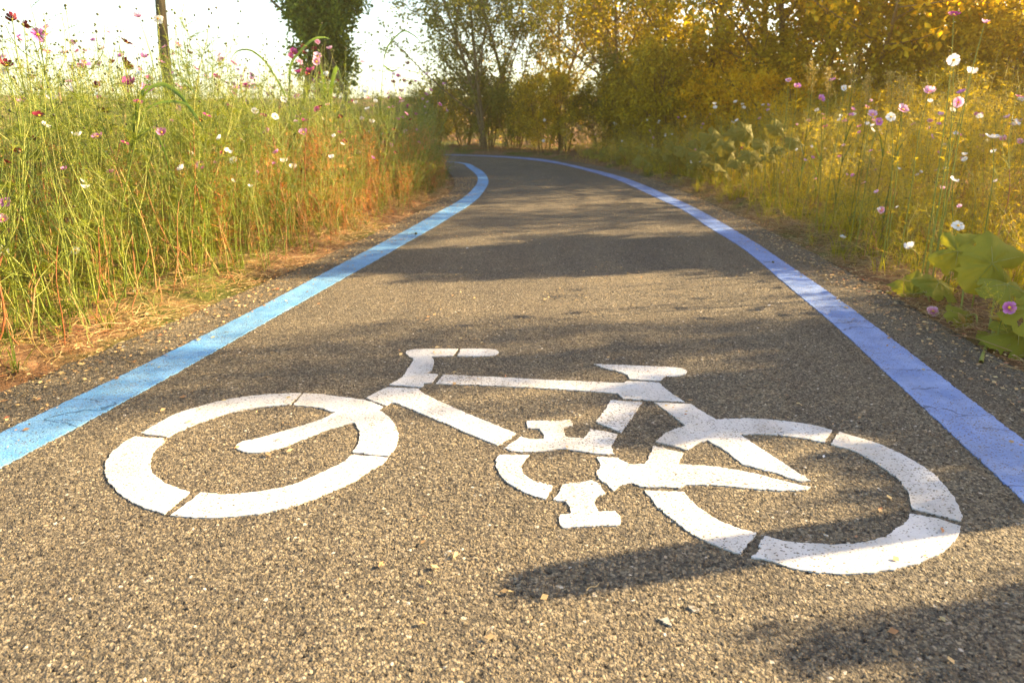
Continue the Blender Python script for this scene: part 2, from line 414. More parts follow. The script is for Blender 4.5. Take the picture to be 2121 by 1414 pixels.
def paint_mesh(name, outlines, mat, amp=.0022):
    from mathutils.geometry import delaunay_2d_cdt
    mb = MB()
    for k, P in enumerate(outlines):
        Q = jitter_outline(P, amp=amp, seed=10+k); n = len(Q)
        area = .5*np.sum(Q[:, 0]*np.roll(Q[:, 1], -1)-np.roll(Q[:, 0], -1)*Q[:, 1])
        if area < 0: Q = Q[::-1]
        v, e, f, _, _, _ = delaunay_2d_cdt([Vector(q) for q in Q], [(i, (i+1) % n) for i in range(n)], [], 1, 1e-5)
        V = np.array([(p.x, p.y, PZ) for p in v]); F = []
        for t in f:
            a, b, c = V[t[0]], V[t[1]], V[t[2]]
            F.append(t if (b[0]-a[0])*(c[1]-a[1])-(b[1]-a[1])*(c[0]-a[0]) > 0 else t[::-1])
        mb.add(V, F)
        W_ = np.concatenate([np.c_[Q, np.full(n, PZ)], np.c_[Q, np.full(n, PZ-.006)]]); i = np.arange(n); j = (i+1) % n
        mb.add(W_, np.concatenate([np.stack([i, i+n, j+n], 1), np.stack([i, j+n, j], 1)]))
    return mb.mesh(name, mat, False)
LLp = [(0, 895), (172, 817), (360, 725), (528, 641), (700, 550), (796, 500), (859, 467), (911, 437), (954, 414), (981, 390), (990, 375), (987, 362), (966, 345), (951, 337)]
LRp = [(0, 968), (287, 817), (472, 710), (568, 657), (700, 582), (776, 541), (842, 502), (892, 475), (938, 446), (981, 419), (1002, 396), (1012, 375), (1002, 357), (982, 345), (960, 337)]
ROp = [(2121, 912), (1989, 812), (1936, 769), (1877, 723), (1821, 680), (1764, 640), (1708, 596), (1665, 570), (1626, 545), (1586, 515), (1536, 485), (1480, 452), (1421, 421), (1385, 406), (1339, 385), (1286, 366), (1236, 353), (1174, 339), (1114, 328.6), (1032, 323.4), (962, 321)]
RIp = [(2121, 1035), (1884, 817), (1837, 776), (1794, 730), (1744, 684), (1692, 641), (1632, 593), (1586, 551.5), (1530, 507), (1461, 467), (1421, 437), (1378, 418), (1325, 393), (1272, 370), (1206, 351), (1147, 337.5), (1081, 329)]
ll = [(-3.05, -7), (-1.98, .4)]+[G(*p) for p in LLp]+[(-2.4, 17.1), (-4, 18.0), (-7, 18.7), (-20, 18.9)]
lr = [(-2.83, -7), (-1.78, .4)]+[G(*p) for p in LRp]+[(-2.35, 16.9), (-4, 17.8), (-7, 18.5), (-20, 18.7)]
ro = [(.55, -7), (1.45, 0), (1.56, 1)]+[G(*p) for p in ROp]+[(-3.7, 19.95), (-8, 20.7), (-20, 21.0)]
ri = [(.35, -7), (1.22, 0), (1.31, 1)]+[G(*p) for p in RIp]+[(-.45, 18.25), (-1.3, 18.87), (-3.7, 19.72), (-8, 20.48), (-20, 20.8)]
def line_mesh(name, A, B, mat, dark):
    A = spline(A, 30); B = spline(B, 30)
    def res(P, n=900):
        s = np.concatenate([[0], np.cumsum(np.linalg.norm(np.diff(P, axis=0), axis=1))]); s /= s[-1]
        t = np.linspace(0, 1, n); return np.stack([np.interp(t, s, P[:, 0]), np.interp(t, s, P[:, 1])], 1)
    def sm(P, k):
        w = np.hanning(2*k+1); w /= w.sum(); Q = np.pad(P, ((k, k), (0, 0)), mode='edge')
        return np.stack([np.convolve(Q[:, j], w, 'valid') for j in (0, 1)], 1)
    A = sm(res(A, 6000), 130)
    Bd = sm(res(B, 6000), 130)
    # pair every point of A with the nearest point of B
    Bn = np.array([Bd[np.argmin(((Bd-a)**2).sum(1))] for a in A[::1]])
    for P, sd in ((A, 3), (Bn, 5)):
        P += np.stack([(vnoise(P[:, 0], P[:, 1], 60, sd)-.5), (vnoise(P[:, 0], P[:, 1], 65, sd+1)-.5)], 1)*.007
    u = np.linspace(0, 1, 4)[None, :, None]; XY = A[:, None]*(1-u)+Bn[:, None]*u
    ny, nx = XY.shape[:2]; V = np.concatenate([XY, np.full((ny, nx, 1), PZ-.0001)], 2)
    V = np.concatenate([np.concatenate([A, np.full((ny, 1), PZ-.007)], 1)[:, None], V, np.concatenate([Bn, np.full((ny, 1), PZ-.007)], 1)[:, None]], 1)
    nx = 6; i = (np.arange(nx-1)[None]+np.arange(ny-1)[:, None]*nx).ravel()
    F = np.concatenate([np.stack([i, i+1, i+nx+1], 1), np.stack([i, i+nx+1, i+nx], 1)])
    mb = MB(); mb.add(V.reshape(-1, 3), F); return mb.obj(name, mat, smooth=False)
tag(line_mesh('edge_line', ll, lr, M['blue'], 0), 'pale blue painted line along the left edge of the path beside the tall flower bank', 'painted line', 'blue edge lines of the path')
tag(line_mesh('edge_line', ro, ri, M['blueFlare'], 0), 'blue painted line given a violet flare tint along the right edge of the path beside the squash leaves', 'painted line', 'blue edge lines of the path')

def Z(ox, oy, pts, k=3.0286): return [G(ox+x/k, oy+y/k) for x, y in pts]
A_ = (150, 680); B_ = (750, 680); C_ = (1321, 750)
fw = [Z(*A_, [(430, 655), (640, 540), (830, 480), (960, 448), (1100, 425), (1280, 410), (1437, 405), (1400, 440), (1362, 478), (1200, 490), (1040, 515), (880, 560), (740, 612), (600, 677), (510, 668)]),
      Z(*A_, [(1450, 407), (1560, 412), (1690, 430), (1830, 447), (1890, 466), (1945, 490), (1925, 510), (1990, 560), (2025, 610), (2042, 665), (2035, 720), (2010, 770), (1978, 798), (1870, 788), (1760, 775), (1790, 725), (1803, 665), (1790, 625), (1768, 588), (1600, 635), (1400, 712), (1250, 765), (1170, 778), (1100, 776), (1050, 762), (1028, 745), (1040, 722), (1080, 705), (1140, 694), (1320, 645), (1560, 570), (1645, 527), (1560, 500), (1480, 488), (1385, 480)]),
      Z(*A_, [(1765, 793), (1975, 808), (1950, 840), (1850, 900), (1760, 960), (1650, 1010), (1520, 1065), (1400, 1105), (1250, 1145), (1100, 1170), (960, 1182), (830, 1187), (700, 1180), (610, 1172), (700, 1110), (805, 1028), (950, 1040), (1100, 1030), (1300, 1000), (1420, 965), (1560, 905), (1700, 835), (1740, 800)]),
      Z(*A_, [(388, 678), (580, 690), (570, 715), (530, 745), (500, 790), (488, 840), (495, 890), (530, 930), (600, 975), (735, 1025), (575, 1162), (450, 1120), (330, 1060), (250, 990), (212, 930), (205, 880), (215, 830), (250, 775), (310, 725)])]
fr = [Z(*B_, [(22, 435), (90, 400), (160, 368), (355, 378), (365, 395), (560, 490), (970, 658), (848, 733), (205, 462), (180, 465), (155, 485), (110, 470)]),
      Z(*B_, [(510, 288), (900, 308), (1450, 335), (1640, 342), (1660, 330), (1860, 338), (1900, 375), (1955, 415), (2025, 460), (1830, 452), (1640, 440), (1600, 405), (1200, 378), (900, 362), (465, 345)]),
      Z(*B_, [(1560, 450), (1755, 462), (1710, 535), (1625, 650), (1560, 622), (1465, 585), (1530, 500)]),
      Z(*B_, [(1470, 805), (1600, 808), (1640, 830), (1680, 852), (1770, 850), (1795, 820), (1810, 780), (1830, 735), (1920, 758), (2015, 780), (1980, 850)])
      + Z(*C_, [(370, 645), (500, 655), (700, 690), (900, 740), (1000, 763), (1080, 780), (1050, 798), (980, 805), (750, 795), (500, 770), (300, 768), (270, 790)])
      + Z(*B_, [(1900, 995), (1740, 990), (1700, 968), (1640, 975), (1575, 1015), (1530, 975), (1475, 920), (1495, 860)])]
hb = [Z(*B_, [(172, 352), (250, 305), (290, 250), (320, 190), (300, 175), (275, 155), (285, 140), (320, 132), (420, 128), (603, 128), (570, 172), (438, 175), (448, 205), (445, 240), (430, 265), (400, 282), (475, 287), (440, 340), (390, 342), (380, 368)]),
      Z(*B_, [(620, 128), (800, 128), (840, 133), (857, 148), (850, 162), (820, 170), (760, 175), (597, 172)])]
sd = [Z(*B_, [(1455, 223), (1640, 230), (1820, 238), (1950, 243), (2010, 250), (2035, 268), (2025, 285), (1975, 297), (1900, 300), (1870, 326), (1680, 318), (1668, 290), (1600, 268), (1530, 250)])]
ck = [Z(*B_, [(888, 750), (940, 715), (1000, 678), (1060, 695), (1140, 690), (1135, 655), (1110, 630), (1040, 625), (1030, 578), (1120, 577), (1240, 580), (1305, 572), (1325, 610), (1260, 620), (1270, 665), (1295, 685), (1395, 690), (1430, 632), (1520, 645), (1600, 665), (1565, 745), (1583, 790), (1420, 778), (1340, 762), (1240, 755), (1130, 770), (960, 770)]),
      Z(*B_, [(860, 790), (1048, 793), (1015, 830), (1003, 865), (1012, 900), (1050, 940), (1110, 965), (1200, 985), (1150, 1068), (1060, 1040), (960, 995), (880, 935), (850, 890), (842, 850), (845, 815)]),
      Z(*B_, [(1260, 978), (1350, 965), (1440, 952), (1480, 970), (1520, 1030), (1455, 1060), (1465, 1110), (1490, 1150), (1590, 1145), (1610, 1170), (1625, 1200), (1615, 1232), (1500, 1235), (1390, 1240), (1262, 1250), (1240, 1220), (1240, 1165), (1310, 1158), (1308, 1120), (1280, 1085), (1198, 1073), (1230, 1030)])]
rw = [Z(*C_, [(105, 252), (330, 262), (400, 305), (490, 358), (620, 352), (740, 354), (850, 362), (1050, 385), (1222, 425), (1172, 500), (1000, 470), (850, 452), (640, 452), (850, 590), (1085, 742), (1000, 738), (870, 695), (650, 635), (540, 545), (440, 490), (390, 500), (315, 550), (220, 522), (118, 497), (180, 440), (300, 395), (200, 320)]),
      Z(*C_, [(1262, 435), (1400, 475), (1500, 507), (1600, 550), (1700, 600), (1800, 660), (1870, 712), (1930, 780), (1990, 860), (2025, 935), (2032, 995), (1880, 955), (1720, 915), (1700, 830), (1660, 760), (1580, 690), (1450, 605), (1330, 545), (1210, 515)]),
      Z(*C_, [(1712, 948), (1900, 985), (2018, 1025), (2010, 1085), (1960, 1150), (1850, 1220), (1680, 1280), (1560, 1304), (1450, 1320), (1320, 1326), (1200, 1322), (1070, 1307), (950, 1280), (800, 1235), (712, 1222), (775, 1160), (755, 1150), (795, 1088), (950, 1125), (1150, 1138), (1350, 1137), (1500, 1110), (1600, 1060), (1680, 1000)]),
      Z(*C_, [(42, 803), (170, 808), (290, 812), (340, 870), (440, 950), (590, 1025), (748, 1070), (640, 1203), (450, 1130), (340, 1075), (250, 1010), (120, 900)])]
bike = empty('bicycle_marking', (0, 0, 0)); tag(bike, 'large white painted bicycle symbol with stencil gaps on the path', 'road marking')
for nm, o, mt in (('front_wheel', fw, 'white'), ('frame', fr, 'whitew'), ('handlebar', hb, 'white'), ('saddle', sd, 'whitew'), ('crankset', ck, 'whitew'), ('rear_wheel', rw, 'white')):
    link(nm, paint_mesh(nm, o, M[mt]), bike)

# ------------------------------------------------------------------ cosmos: feathery leaves, thin branching stems, eight-petalled blooms
def feather_leaf(mb, p, d, L, rng, m, w=.0019, npair=6):
    d, u, wv = frame(d); droop = rng.uniform(.1, .5)
    t = np.linspace(0, 1, 5)[:, None]
    up = np.array((0, 0, 1.))
    ax = p+d*L*t-up*droop*L*t*t*.6
    ribbon(mb, ax, np.linspace(w, w*.5, 5)*1.0, m=m)
    V = []; F = []
    for i in range(npair):
        f = .25+.75*i/npair; q = p+d*L*f-up*droop*L*f*f*.6
        for sgn in (-1, 1):
            l = L*(.42-.28*abs(f-.5))*rng.uniform(.7, 1.2); a = rng.uniform(.5, .9)
            e = q+(d*math.cos(a)+sgn*u*math.sin(a)+wv*rng.uniform(-.25, .35))*l
            n = len(V); V += [q-d*w*.5, q+d*w*.5, e]; F.append((n, n+1, n+2))
    mb.add(V, F, m)
def gen_cosmos(rng, h=1.3, leaves=1.0, nb=2, nbud=4, bare=.12, nside=7, w=.0019):
    st, fo = MB(), MB(); heads = []; buds = []
    lean = np.array((rng.uniform(-.16, .16), rng.uniform(-.16, .16), 0))*h
    n = 10; t = np.linspace(0, 1, n)
    ph = rng.uniform(0, 6.28)
    base = np.stack([lean[0]*t**1.6+.015*np.sin(t*9+ph), lean[1]*t**1.6+.015*np.cos(t*8+ph), t*h*.86], 1)
    red = 1 if rng.random() < .45 else 0
    tube(st, base[:7], (.0042, .0030), 5, red); tube(st, base[6:], (.0030, .0016), 4, 0)
    at = lambda f: np.array([np.interp(f, t, base[:, k]) for k in range(3)])
    tips = [(base[-1], unit(base[-1]-base[-2]))]
    for k in range(nside):
        f = rng.uniform(.35, .97); p = at(f); a = rng.uniform(0, 6.28); L = h*(1.08-f*.86)*rng.uniform(.35, .8)
        L = min(L, .45)
        out = np.array((math.cos(a), math.sin(a), 0.)); e = p+out*L*.45+np.array((0, 0, L*.9))
        mid = p+out*L*.33+np.array((0, 0, L*.35))
        c = spline([p, mid, e], 4); tube(st, c, (.0022, .0011), 3, 0); tips.append((c[-1], unit(c[-1]-c[-2])))
        for q in range(int(3*leaves)):
            i = rng.randrange(1, len(c)-1); b = rng.uniform(0, 6.28)
            feather_leaf(fo, c[i], (math.cos(b), math.sin(b), .5), rng.uniform(.05, .09), rng, 0, w)
    nodes = int(13*leaves*h/1.3)
    for k in range(nodes):
        f = bare+(1-bare)*k/nodes; p = at(f); a = k*1.9+rng.uniform(-.5, .5)
        for s in (0, math.pi):
            feather_leaf(fo, p, (math.cos(a+s), math.sin(a+s), rng.uniform(.1, .9)), rng.uniform(.08, .16), rng, 0, w)
    rng.shuffle(tips)
    for k in range(nb+nbud):
        p, d = tips[k % len(tips)]
        if k >= len(tips):
            p = p-d*.03
        L = rng.uniform(.08, .20) if k < nb else rng.uniform(.04, .18)
        a = rng.uniform(0, 6.28); dv = unit(d+np.array((math.cos(a), math.sin(a), 0))*rng.uniform(.1, .6))
        c = spline([p, p+dv*L*.5+np.array((0, 0, L*.12)), p+dv*L*.85+np.array((0, 0, L*.35))], 3)
        tube(st, c, (.0011, .0008), 3, 0)
        dd = unit(c[-1]-c[-2])
        if k < nb: heads.append((c[-1], unit(dd+np.array((rng.uniform(-.9, .9), rng.uniform(-1.3, .5), .25)))))
        else: buds.append((c[-1], dd))
    return dict(stem=st, leaf=fo, heads=heads, buds=buds)
def petals_mb(rng, r=.034, cup=.25, n=8):
    mb = MB()
    for k in range(n):
        a = 2*math.pi*k/n+rng.uniform(-.08, .08); rr = r*rng.uniform(.9, 1.06); cu = cup+rng.uniform(-.12, .16)
        prof = [(.12, .05), (.35, .14), (.6, .25), (.82, .32), (1.0, .20)]; V = []; ca, sa = math.cos(a), math.sin(a)
        for f, wd in prof:
            z = cu*rr*f*f*1.1+.002*(k % 2); x = rr*f
            for s in (-1, 0, 1):
                ex = x+(-.05*rr if (s != 0 and f == 1.0) else 0)+(0 if s else (-.04*rr if f == 1.0 else 0))
                y = s*wd*rr; zz = z-(0 if s else .05*rr)+rng.uniform(-.02, .02)*rr
                V.append((ex*ca-y*sa, ex*sa+y*ca, zz))
        F = []
        for i in range(len(prof)-1):
            for j in range(2):
                b = i*3+j; F += [(b, b+1, b+4), (b, b+4, b+3)]
        mb.add(V, F)
    return mb
prg = random.Random(4)
PETM = {}
for cname, mt in PET.items():
    PETM[cname] = []
    for i, cup in enumerate((.1, .35, .7)):
        me = petals_mb(prg, .034, cup).mesh('petals', mt); PETM[cname].append(me)
em = MB(); blob(em, (0, 0, .004), .0075, 0, 8, .6); EYEM = em.mesh('flower_eye', M['eye'])
bm_ = MB(); blob(bm_, (0, 0, .004), .0062, 0, 6, 1.0); BUDM = bm_.mesh('bud', M['bud'])
def orient(d):
    return Vector(tuple(d)).to_track_quat('Z', 'Y').to_euler()
def make_cosmos(rng, colour, h, nb, nbud, right=False, leaves=1.0, **kw):
    g = gen_cosmos(rng, h, leaves, nb, nbud, **kw)
    root = empty('cosmos_plant')
    g['stem'].obj('stem', [M['stemg'], M['stemr']], root)
    g['leaf'].obj('foliage', [M['featherGlow' if right else 'feather']], root)
    for p, d in g['heads']:
        b = link('bloom', rng.choice(PETM[colour]), root, tuple(p)); b.rotation_euler = orient(d); s = rng.uniform(.85, 1.15); b.scale = (s, s, s)
        link('flower_eye', EYEM, b)
    for p, d in g['buds'][:3]:
        b = link('bud', BUDM, root, tuple(p)); b.rotation_euler = orient(d); s = rng.uniform(.7, 1.3); b.scale = (s, s, s)
    return root, g
import os
crng = random.Random(21)
COLW = [('white', 5), ('pale pink', 3), ('lilac pink', 6), ('magenta', 6), ('crimson', 4)]
protos = {}
for side in ('left', 'right'):
    for cname, _ in COLW:
        protos[side, cname] = []
        for k in range(3):
            h = (1.42 if side == 'left' else 1.05)*(.92+.1*k)
            protos[side, cname].append([make_cosmos(crng, cname, h, 1+k, 3, side == 'right', .9 if side == 'left' else .7)[0], False])
def place(proto, x, y, rz, s, lean=(0, 0)):
    o = proto[0]
    if proto[1]: o = copy_tree(o)
    proto[1] = True
    o.location = (x, y, hz(x, y)-.01); o.rotation_euler = (lean[0], lean[1], rz); o.scale = (s, s, s)
    return o
def landmark(x, y):
    if x < 0:
        if y < 2.9: return 'nearest the left corner where the blue line runs out'
        if y < 4.2 and x < -3.0: return 'under the arching broad reed blades'
        if y < 4.2: return 'at the soil edge beside the wide part of the blue line'
        if x < -3.6 and y < 9: return 'around the tall wooden pole'
        if y < 6.5: return 'along the middle of the left blue line'
        if y < 10: return 'among the rusty red stems'
        return 'in front of the trees where the path bends'
    if y < 3.1: return 'above the big squash leaves'
    if y < 4.4: return 'beside the straight part of the right blue line'
    if y < 7.5: return 'in front of the feathery grass plumes'
    return 'beside the bend of the right blue line'
def pick(rng, W_):
    t = rng.uniform(0, sum(w for _, w in W_))
    for c, w in W_:
        t -= w
        if t <= 0: return c
    return W_[-1][0]
nlab = 0
def name_cosmos(o, cname, x, y, s):
    side = 'left' if x < 0 else 'right'
    hh = 'tall' if s > 1.04 else ('short' if s < .92 else 'slender')
    tag(o, f'{hh} {cname} cosmos {landmark(x, y)}', 'flower', f'{hh} {cname} cosmos {landmark(x, y)}')
# left bank individuals
cnt = 0; tries = 0
spots = []
while cnt < 60 and tries < 20000:      # low ones in the face of the bank
    tries += 1
    y = crng.uniform(2.3, 9.5); x = crng.uniform(-4.5, -.9); d, s_ = dpath([(x, y)])
    if s_[0] > 0 or not (.22 < d[0] < .62) or abs(x) > .80*y+.3 or any((x-a)**2+(y-b)**2 < .03 for a, b in spots): continue
    spots.append((x, y)); cn = pick(crng, COLW); s = crng.uniform(.5, .86)
    o = place(crng.choice(protos['left', cn]), x, y, crng.uniform(0, 6.28), s, (crng.uniform(-.1, .1), crng.uniform(-.02, .2)))
    name_cosmos(o, cn, x, y, s); cnt += 1
while cnt < 205 and tries < 20000:
    tries += 1
    y = crng.uniform(1.9, 17.5) if crng.random() < .45 else crng.uniform(2.0, 9)
    x = crng.uniform(-7.5, -.9)
    d, s_ = dpath([(x, y)])
    if s_[0] > 0 or not (.28 < d[0] < 3.6): continue
    if abs(x) > .80*y+.4: continue
    if any((x-a)**2+(y-b)**2 < .03 for a, b in spots): continue
    spots.append((x, y)); cn = pick(crng, COLW); s = crng.uniform(.86, 1.12)
    if d[0] < .5: s *= .85
    o = place(crng.choice(protos['left', cn]), x, y, crng.uniform(0, 6.28), s, (crng.uniform(-.06, .06), crng.uniform(-.06, .06)))
    name_cosmos(o, cn, x, y, s); cnt += 1
RW = [('white', 7), ('pale pink', 4), ('lilac pink', 3), ('magenta', 1), ('crimson', .4)]
cnt = 0; tries = 0
while cnt < 105 and tries < 20000:
    tries += 1
    y = crng.uniform(2.2, 17) if crng.random() < .4 else crng.uniform(2.3, 8)
    x = crng.uniform(1, 7)
    d, s_ = dpath([(x, y)])
    if s_[0] < 0 or not (.12 < d[0] < 2.6) or x > .80*y+.6: continue
    if any((x-a)**2+(y-b)**2 < .03 for a, b in spots): continue
    spots.append((x, y)); cn = pick(crng, RW); s = crng.uniform(.55, 1.0)*(1.0 if d[0] > .8 else .6)+.08*(y < 3.4)
    o = place(crng.choice(protos['right', cn]), x, y, crng.uniform(0, 6.28), s, (crng.uniform(-.1, .1), crng.uniform(-.16, .05)))
    name_cosmos(o, cn, x, y, s+.15); cnt += 1
for k, lst in protos.items():
    for p in lst:
        if not p[1]:
            for ch in list(p[0].children_recursive): bpy.data.objects.remove(ch)
            bpy.data.objects.remove(p[0])
# the blooms one can point at: a plant of its own for each, its bloom where the photo has it
def hero(px, py, Y, colour, facing, label, size=1.0, right=False, cup=1, leaves=.6, off=(0, 0)):
    Y0 = Y
    for _ in range(60):
        tip = W(px, py, Y); gx, gy = tip[0]+off[0], tip[1]+off[1]
        if dpath([(gx, gy)])[0][0] > ((.05 if py > 600 else .22) if right else .45): break
        Y *= 1.03
    size *= .88*min(1.25, Y/Y0)**.7
    gz = hz(gx, gy)
    root = empty('cosmos_plant', (gx, gy, gz))
    e = tip-np.array((gx, gy, gz)); rng = random.Random(int(px*7+py))
    st, fo = MB(), MB()
    c = spline([(0, 0, -.02), (e[0]*.15, e[1]*.15+.01, e[2]*.45), (e[0]*.6+rng.uniform(-.02, .02), e[1]*.6, e[2]*.8), e], 6)
    tube(st, c, (.0042, .0017), 5, 0)
    for k in range(int(16*leaves)+2):
        i = rng.randrange(2, len(c)-4); a = rng.uniform(0, 6.28)
        feather_leaf(fo, c[i], (math.cos(a), math.sin(a), rng.uniform(.1, .8)), rng.uniform(.05, .1), rng, 0)
    st.obj('stem', [M['stemg'], M['stemr']], root); fo.obj('foliage', [M['featherGlow' if right else 'feather']], root)
    b = link('bloom', PETM[colour][cup], root, tuple(e)); b.rotation_euler = orient(facing); b.scale = (size,)*3
    link('flower_eye', EYEM, b)
    tag(root, label, 'flower', 'cosmos flowers that stand out in the banks')
CAMV = (0.3, -1, .45)
HE = [
 (414, 341, 3.4, 'magenta edged white', (.3, -1, .35), 'cosmos with magenta petals paling to white around a yellow eye', .85, 0, 0),
 (630, 354, 3.7, 'crimson', (-.1, -1, .4), 'dark crimson cosmos with a yellow eye facing the camera', .9, 0, 0),
 (497, 331, 3.8, 'crimson', (.2, -.6, .8), 'dark crimson cosmos touching a white bloom on its left', .85, 0, 1),
 (485, 333, 3.9, 'white', (-.3, -.8, .6), 'white cosmos tucked behind a crimson bloom', .9, 0, 1),
 (708, 367, 4.6, 'crimson', (.1, -.9, .4), 'small crimson cosmos with yellow eye among the rusty stems', .85, 0, 0),
 (12, 419, 2.9, 'lilac pink', (.1, -.9, .5), 'bright pink cosmos cut by the left edge of the photo', .8, 0, 0),
 (6, 455, 2.6, 'pale pink', (.3, -.6, .8), 'pale pink cosmos just above the white one at the left edge', .75, 0, 1),
 (6, 518, 2.5, 'white', (.5, -.9, .4), 'white cosmos at the left edge above the fallen leaves', .8, 0, 0),
 (157, 519, 2.8, 'white', (.2, -.7, .8), 'narrow petalled white cosmos low among the near left stems', .75, 0, 0),
 (288, 608, 3.1, 'white', (.1, -.3, 1), 'pale cosmos cup low over the soil edge', .8, 0, 2),
 (588, 336, 4.2, 'white', (.1, -.3, 1), 'white cosmos seen side on at the end of a long arching stalk', .9, 0, 2),
 (606, 348, 4.3, 'white', (.3, -.4, .8), 'white cosmos tilted between the arching stalk and the crimson bloom', .9, 0, 2),
 (202, 284, 3.2, 'lilac pink', (.1, -.5, .9), 'lilac cosmos opening upward left of the reed blades', .85, 0, 1),
 (335, 275, 3.5, 'lilac pink', (.2, -.7, .7), 'pink cosmos just below the bend of the reed blades', .9, 0, 1),
 (628, 275, 5.0, 'lilac pink', (.2, -.6, .7), 'hot pink cosmos alone in the middle of the left bank', 1.1, 0, 1),
 (78, 72, 2.7, 'lilac pink', (.6, -.8, .1), 'purple pink cosmos high against the sky at the left', .9, 0, 1),
 (25, 40, 2.6, 'crimson', (-.5, .6, .6), 'dark cosmos highest of all in the top left corner', .7, 0, 2),
 (50, 55, 2.7, 'crimson', (.4, .6, .5), 'dark cosmos second from the top left corner', .65, 0, 2),
 (268, 175, 3.0, 'magenta', (.1, -.4, .9), 'large wine red cosmos beside the top of the reed blades', 1.15, 0, 2),
 (288, 36, 3.2, 'pale pink', (-.2, -.2, 1), 'whitish cosmos against the sky left of the wooden pole', .9, 0, 2),
 (326, 38, 3.0, 'white', (.4, -.4, -.5), 'drooping white cosmos in front of the wooden pole', .9, 0, 1),
 (658, 118, 4.6, 'pale pink', (.2, -.6, .7), 'upper pale pink cosmos in front of the clipped tree', 1.1, 0, 1),
 (655, 128, 4.5, 'pale pink', (.4, -.9, .2), 'lower pale pink cosmos in front of the clipped tree', 1.1, 0, 1),
 (825, 160, 5.4, 'magenta', (.1, -.5, .8), 'topmost magenta cosmos right of the clipped tree', 1.0, 0, 2),
 (815, 172, 5.3, 'crimson', (.1, -.5, .8), 'crimson cosmos just under the topmost magenta one', .95, 0, 2),
 (837, 170, 5.5, 'crimson', (.3, -.5, .8), 'crimson cosmos leaning right at the top of the bank', .9, 0, 2),
 (640, 154, 5.0, 'crimson', (0, -.5, .8), 'dark red cosmos over the foot of the clipped tree', .95, 0, 1),
 (1975, 125, 3.0, 'white', (-.5, -.9, .2), 'big round white cosmos high on the right bank', 1.0, 1, 0),
 (2010, 152, 3.1, 'white', (.4, .1, .9), 'white cosmos seen edge on right of the big round one', .9, 1, 2),
 (1975, 32, 3.2, 'magenta', (-.1, -.4, .9), 'dusky pink cosmos at the top of the right bank', .9, 1, 1),
 (2040, 48, 3.0, 'pale pink', (0, -.3, .9), 'pale cosmos on a straight stalk near the top right corner', .6, 1, 2),
 (2055, 286, 2.35, 'white', (.1, -.05, 1), 'wide white cosmos seen edge on near the right edge', 1.0, 1, 1),
 (1925, 192, 3.3, 'pale pink', (-.3, -.5, .8), 'pale pink cosmos cup left of the white ones on the right bank', 1.0, 1, 2),
 (1985, 212, 3.2, 'pale pink', (-.5, -.8, -.1), 'pale pink cosmos nodding below the pale pink cup', .9, 1, 1),
 (1845, 243, 3.7, 'white', (-.2, -.8, .5), 'white cosmos with a visible yellow eye in the right cluster', .95, 1, 0),
 (1870, 228, 3.8, 'pale pink', (.1, -.6, .7), 'pink cosmos above the yellow eyed white one', 1.1, 1, 1),
 (1807, 238, 3.6, 'pale pink', (-.1, -.6, .8), 'upper left pink cosmos of the right cluster', 1.0, 1, 1),
 (1820, 252, 3.6, 'lilac pink', (.1, -.8, .4), 'lilac cosmos low in the right cluster', .9, 1, 0),
 (1651, 180, 4.4, 'lilac pink', (.1, -.5, .8), 'lilac cosmos left of the feathery grass plumes', 1.1, 1, 1),
 (1633, 166, 4.4, 'pale pink', (-.2, -.5, .8), 'starry pale cosmos highest left of the grass plumes', .9, 1, 0),
 (1700, 205, 4.2, 'lilac pink', (.3, -.6, .6), 'pink cosmos under the first grass plume', 1.0, 1, 1),
 (1747, 183, 4.2, 'white', (0, -.9, .3), 'small white cosmos between the grass plumes', .7, 1, 1),
 (1984, 468, 2.7, 'white', (-.2, -.6, .8), 'white cosmos with spread petals above the squash leaves', 1.0, 1, 0),
 (1885, 513, 2.8, 'white', (-.5, -.2, .7), 'white cosmos bent sideways left of the squash leaves', .9, 1, 2),
 (1825, 435, 3.2, 'pale pink', (-.2, -.9, .4), 'small pale pink cosmos facing out on the slope', .75, 1, 0),
 (1745, 492, 3.4, 'white', (.1, -.3, .9), 'white cosmos low by the right blue line', .75, 1, 1),
 (1975, 374, 2.8, 'white', (.3, -.3, .8), 'white cosmos with ragged petals halfway up the right edge', .8, 1, 1),
 (1932, 645, 2.35, 'pale pink', (-.1, -.6, .8), 'pink and white cosmos standing over the squash leaves', 1.0, 1, 0),
 (1928, 686, 2.32, 'pale pink', (-.2, -.4, .9), 'half open pink cosmos just below the pink and white one', .9, 1, 2),
 (2090, 637, 2.15, 'lilac pink', (-.2, -.9, .5), 'bright pink cosmos by the right edge over the squash leaves', .9, 1, 0),
 (1126, 292, 9.5, 'white', (0, -.9, .4), 'white cosmos in front of the thicket beyond the bend', 1.1, 1, 0),
 (1128, 249, 9.5, 'white', (0, -.9, .4), 'highest white cosmos before the thicket beyond the bend', 1.1, 1, 0),
]
for (px, py, Y, cn, fc, lb, sz, rt, cup) in HE:
    hero(px, py, Y, cn, fc, lb, sz, bool(rt), cup, off=(R_.uniform(-.12, .05) if not rt else R_.uniform(.0, .15), R_.uniform(.0, .12)))

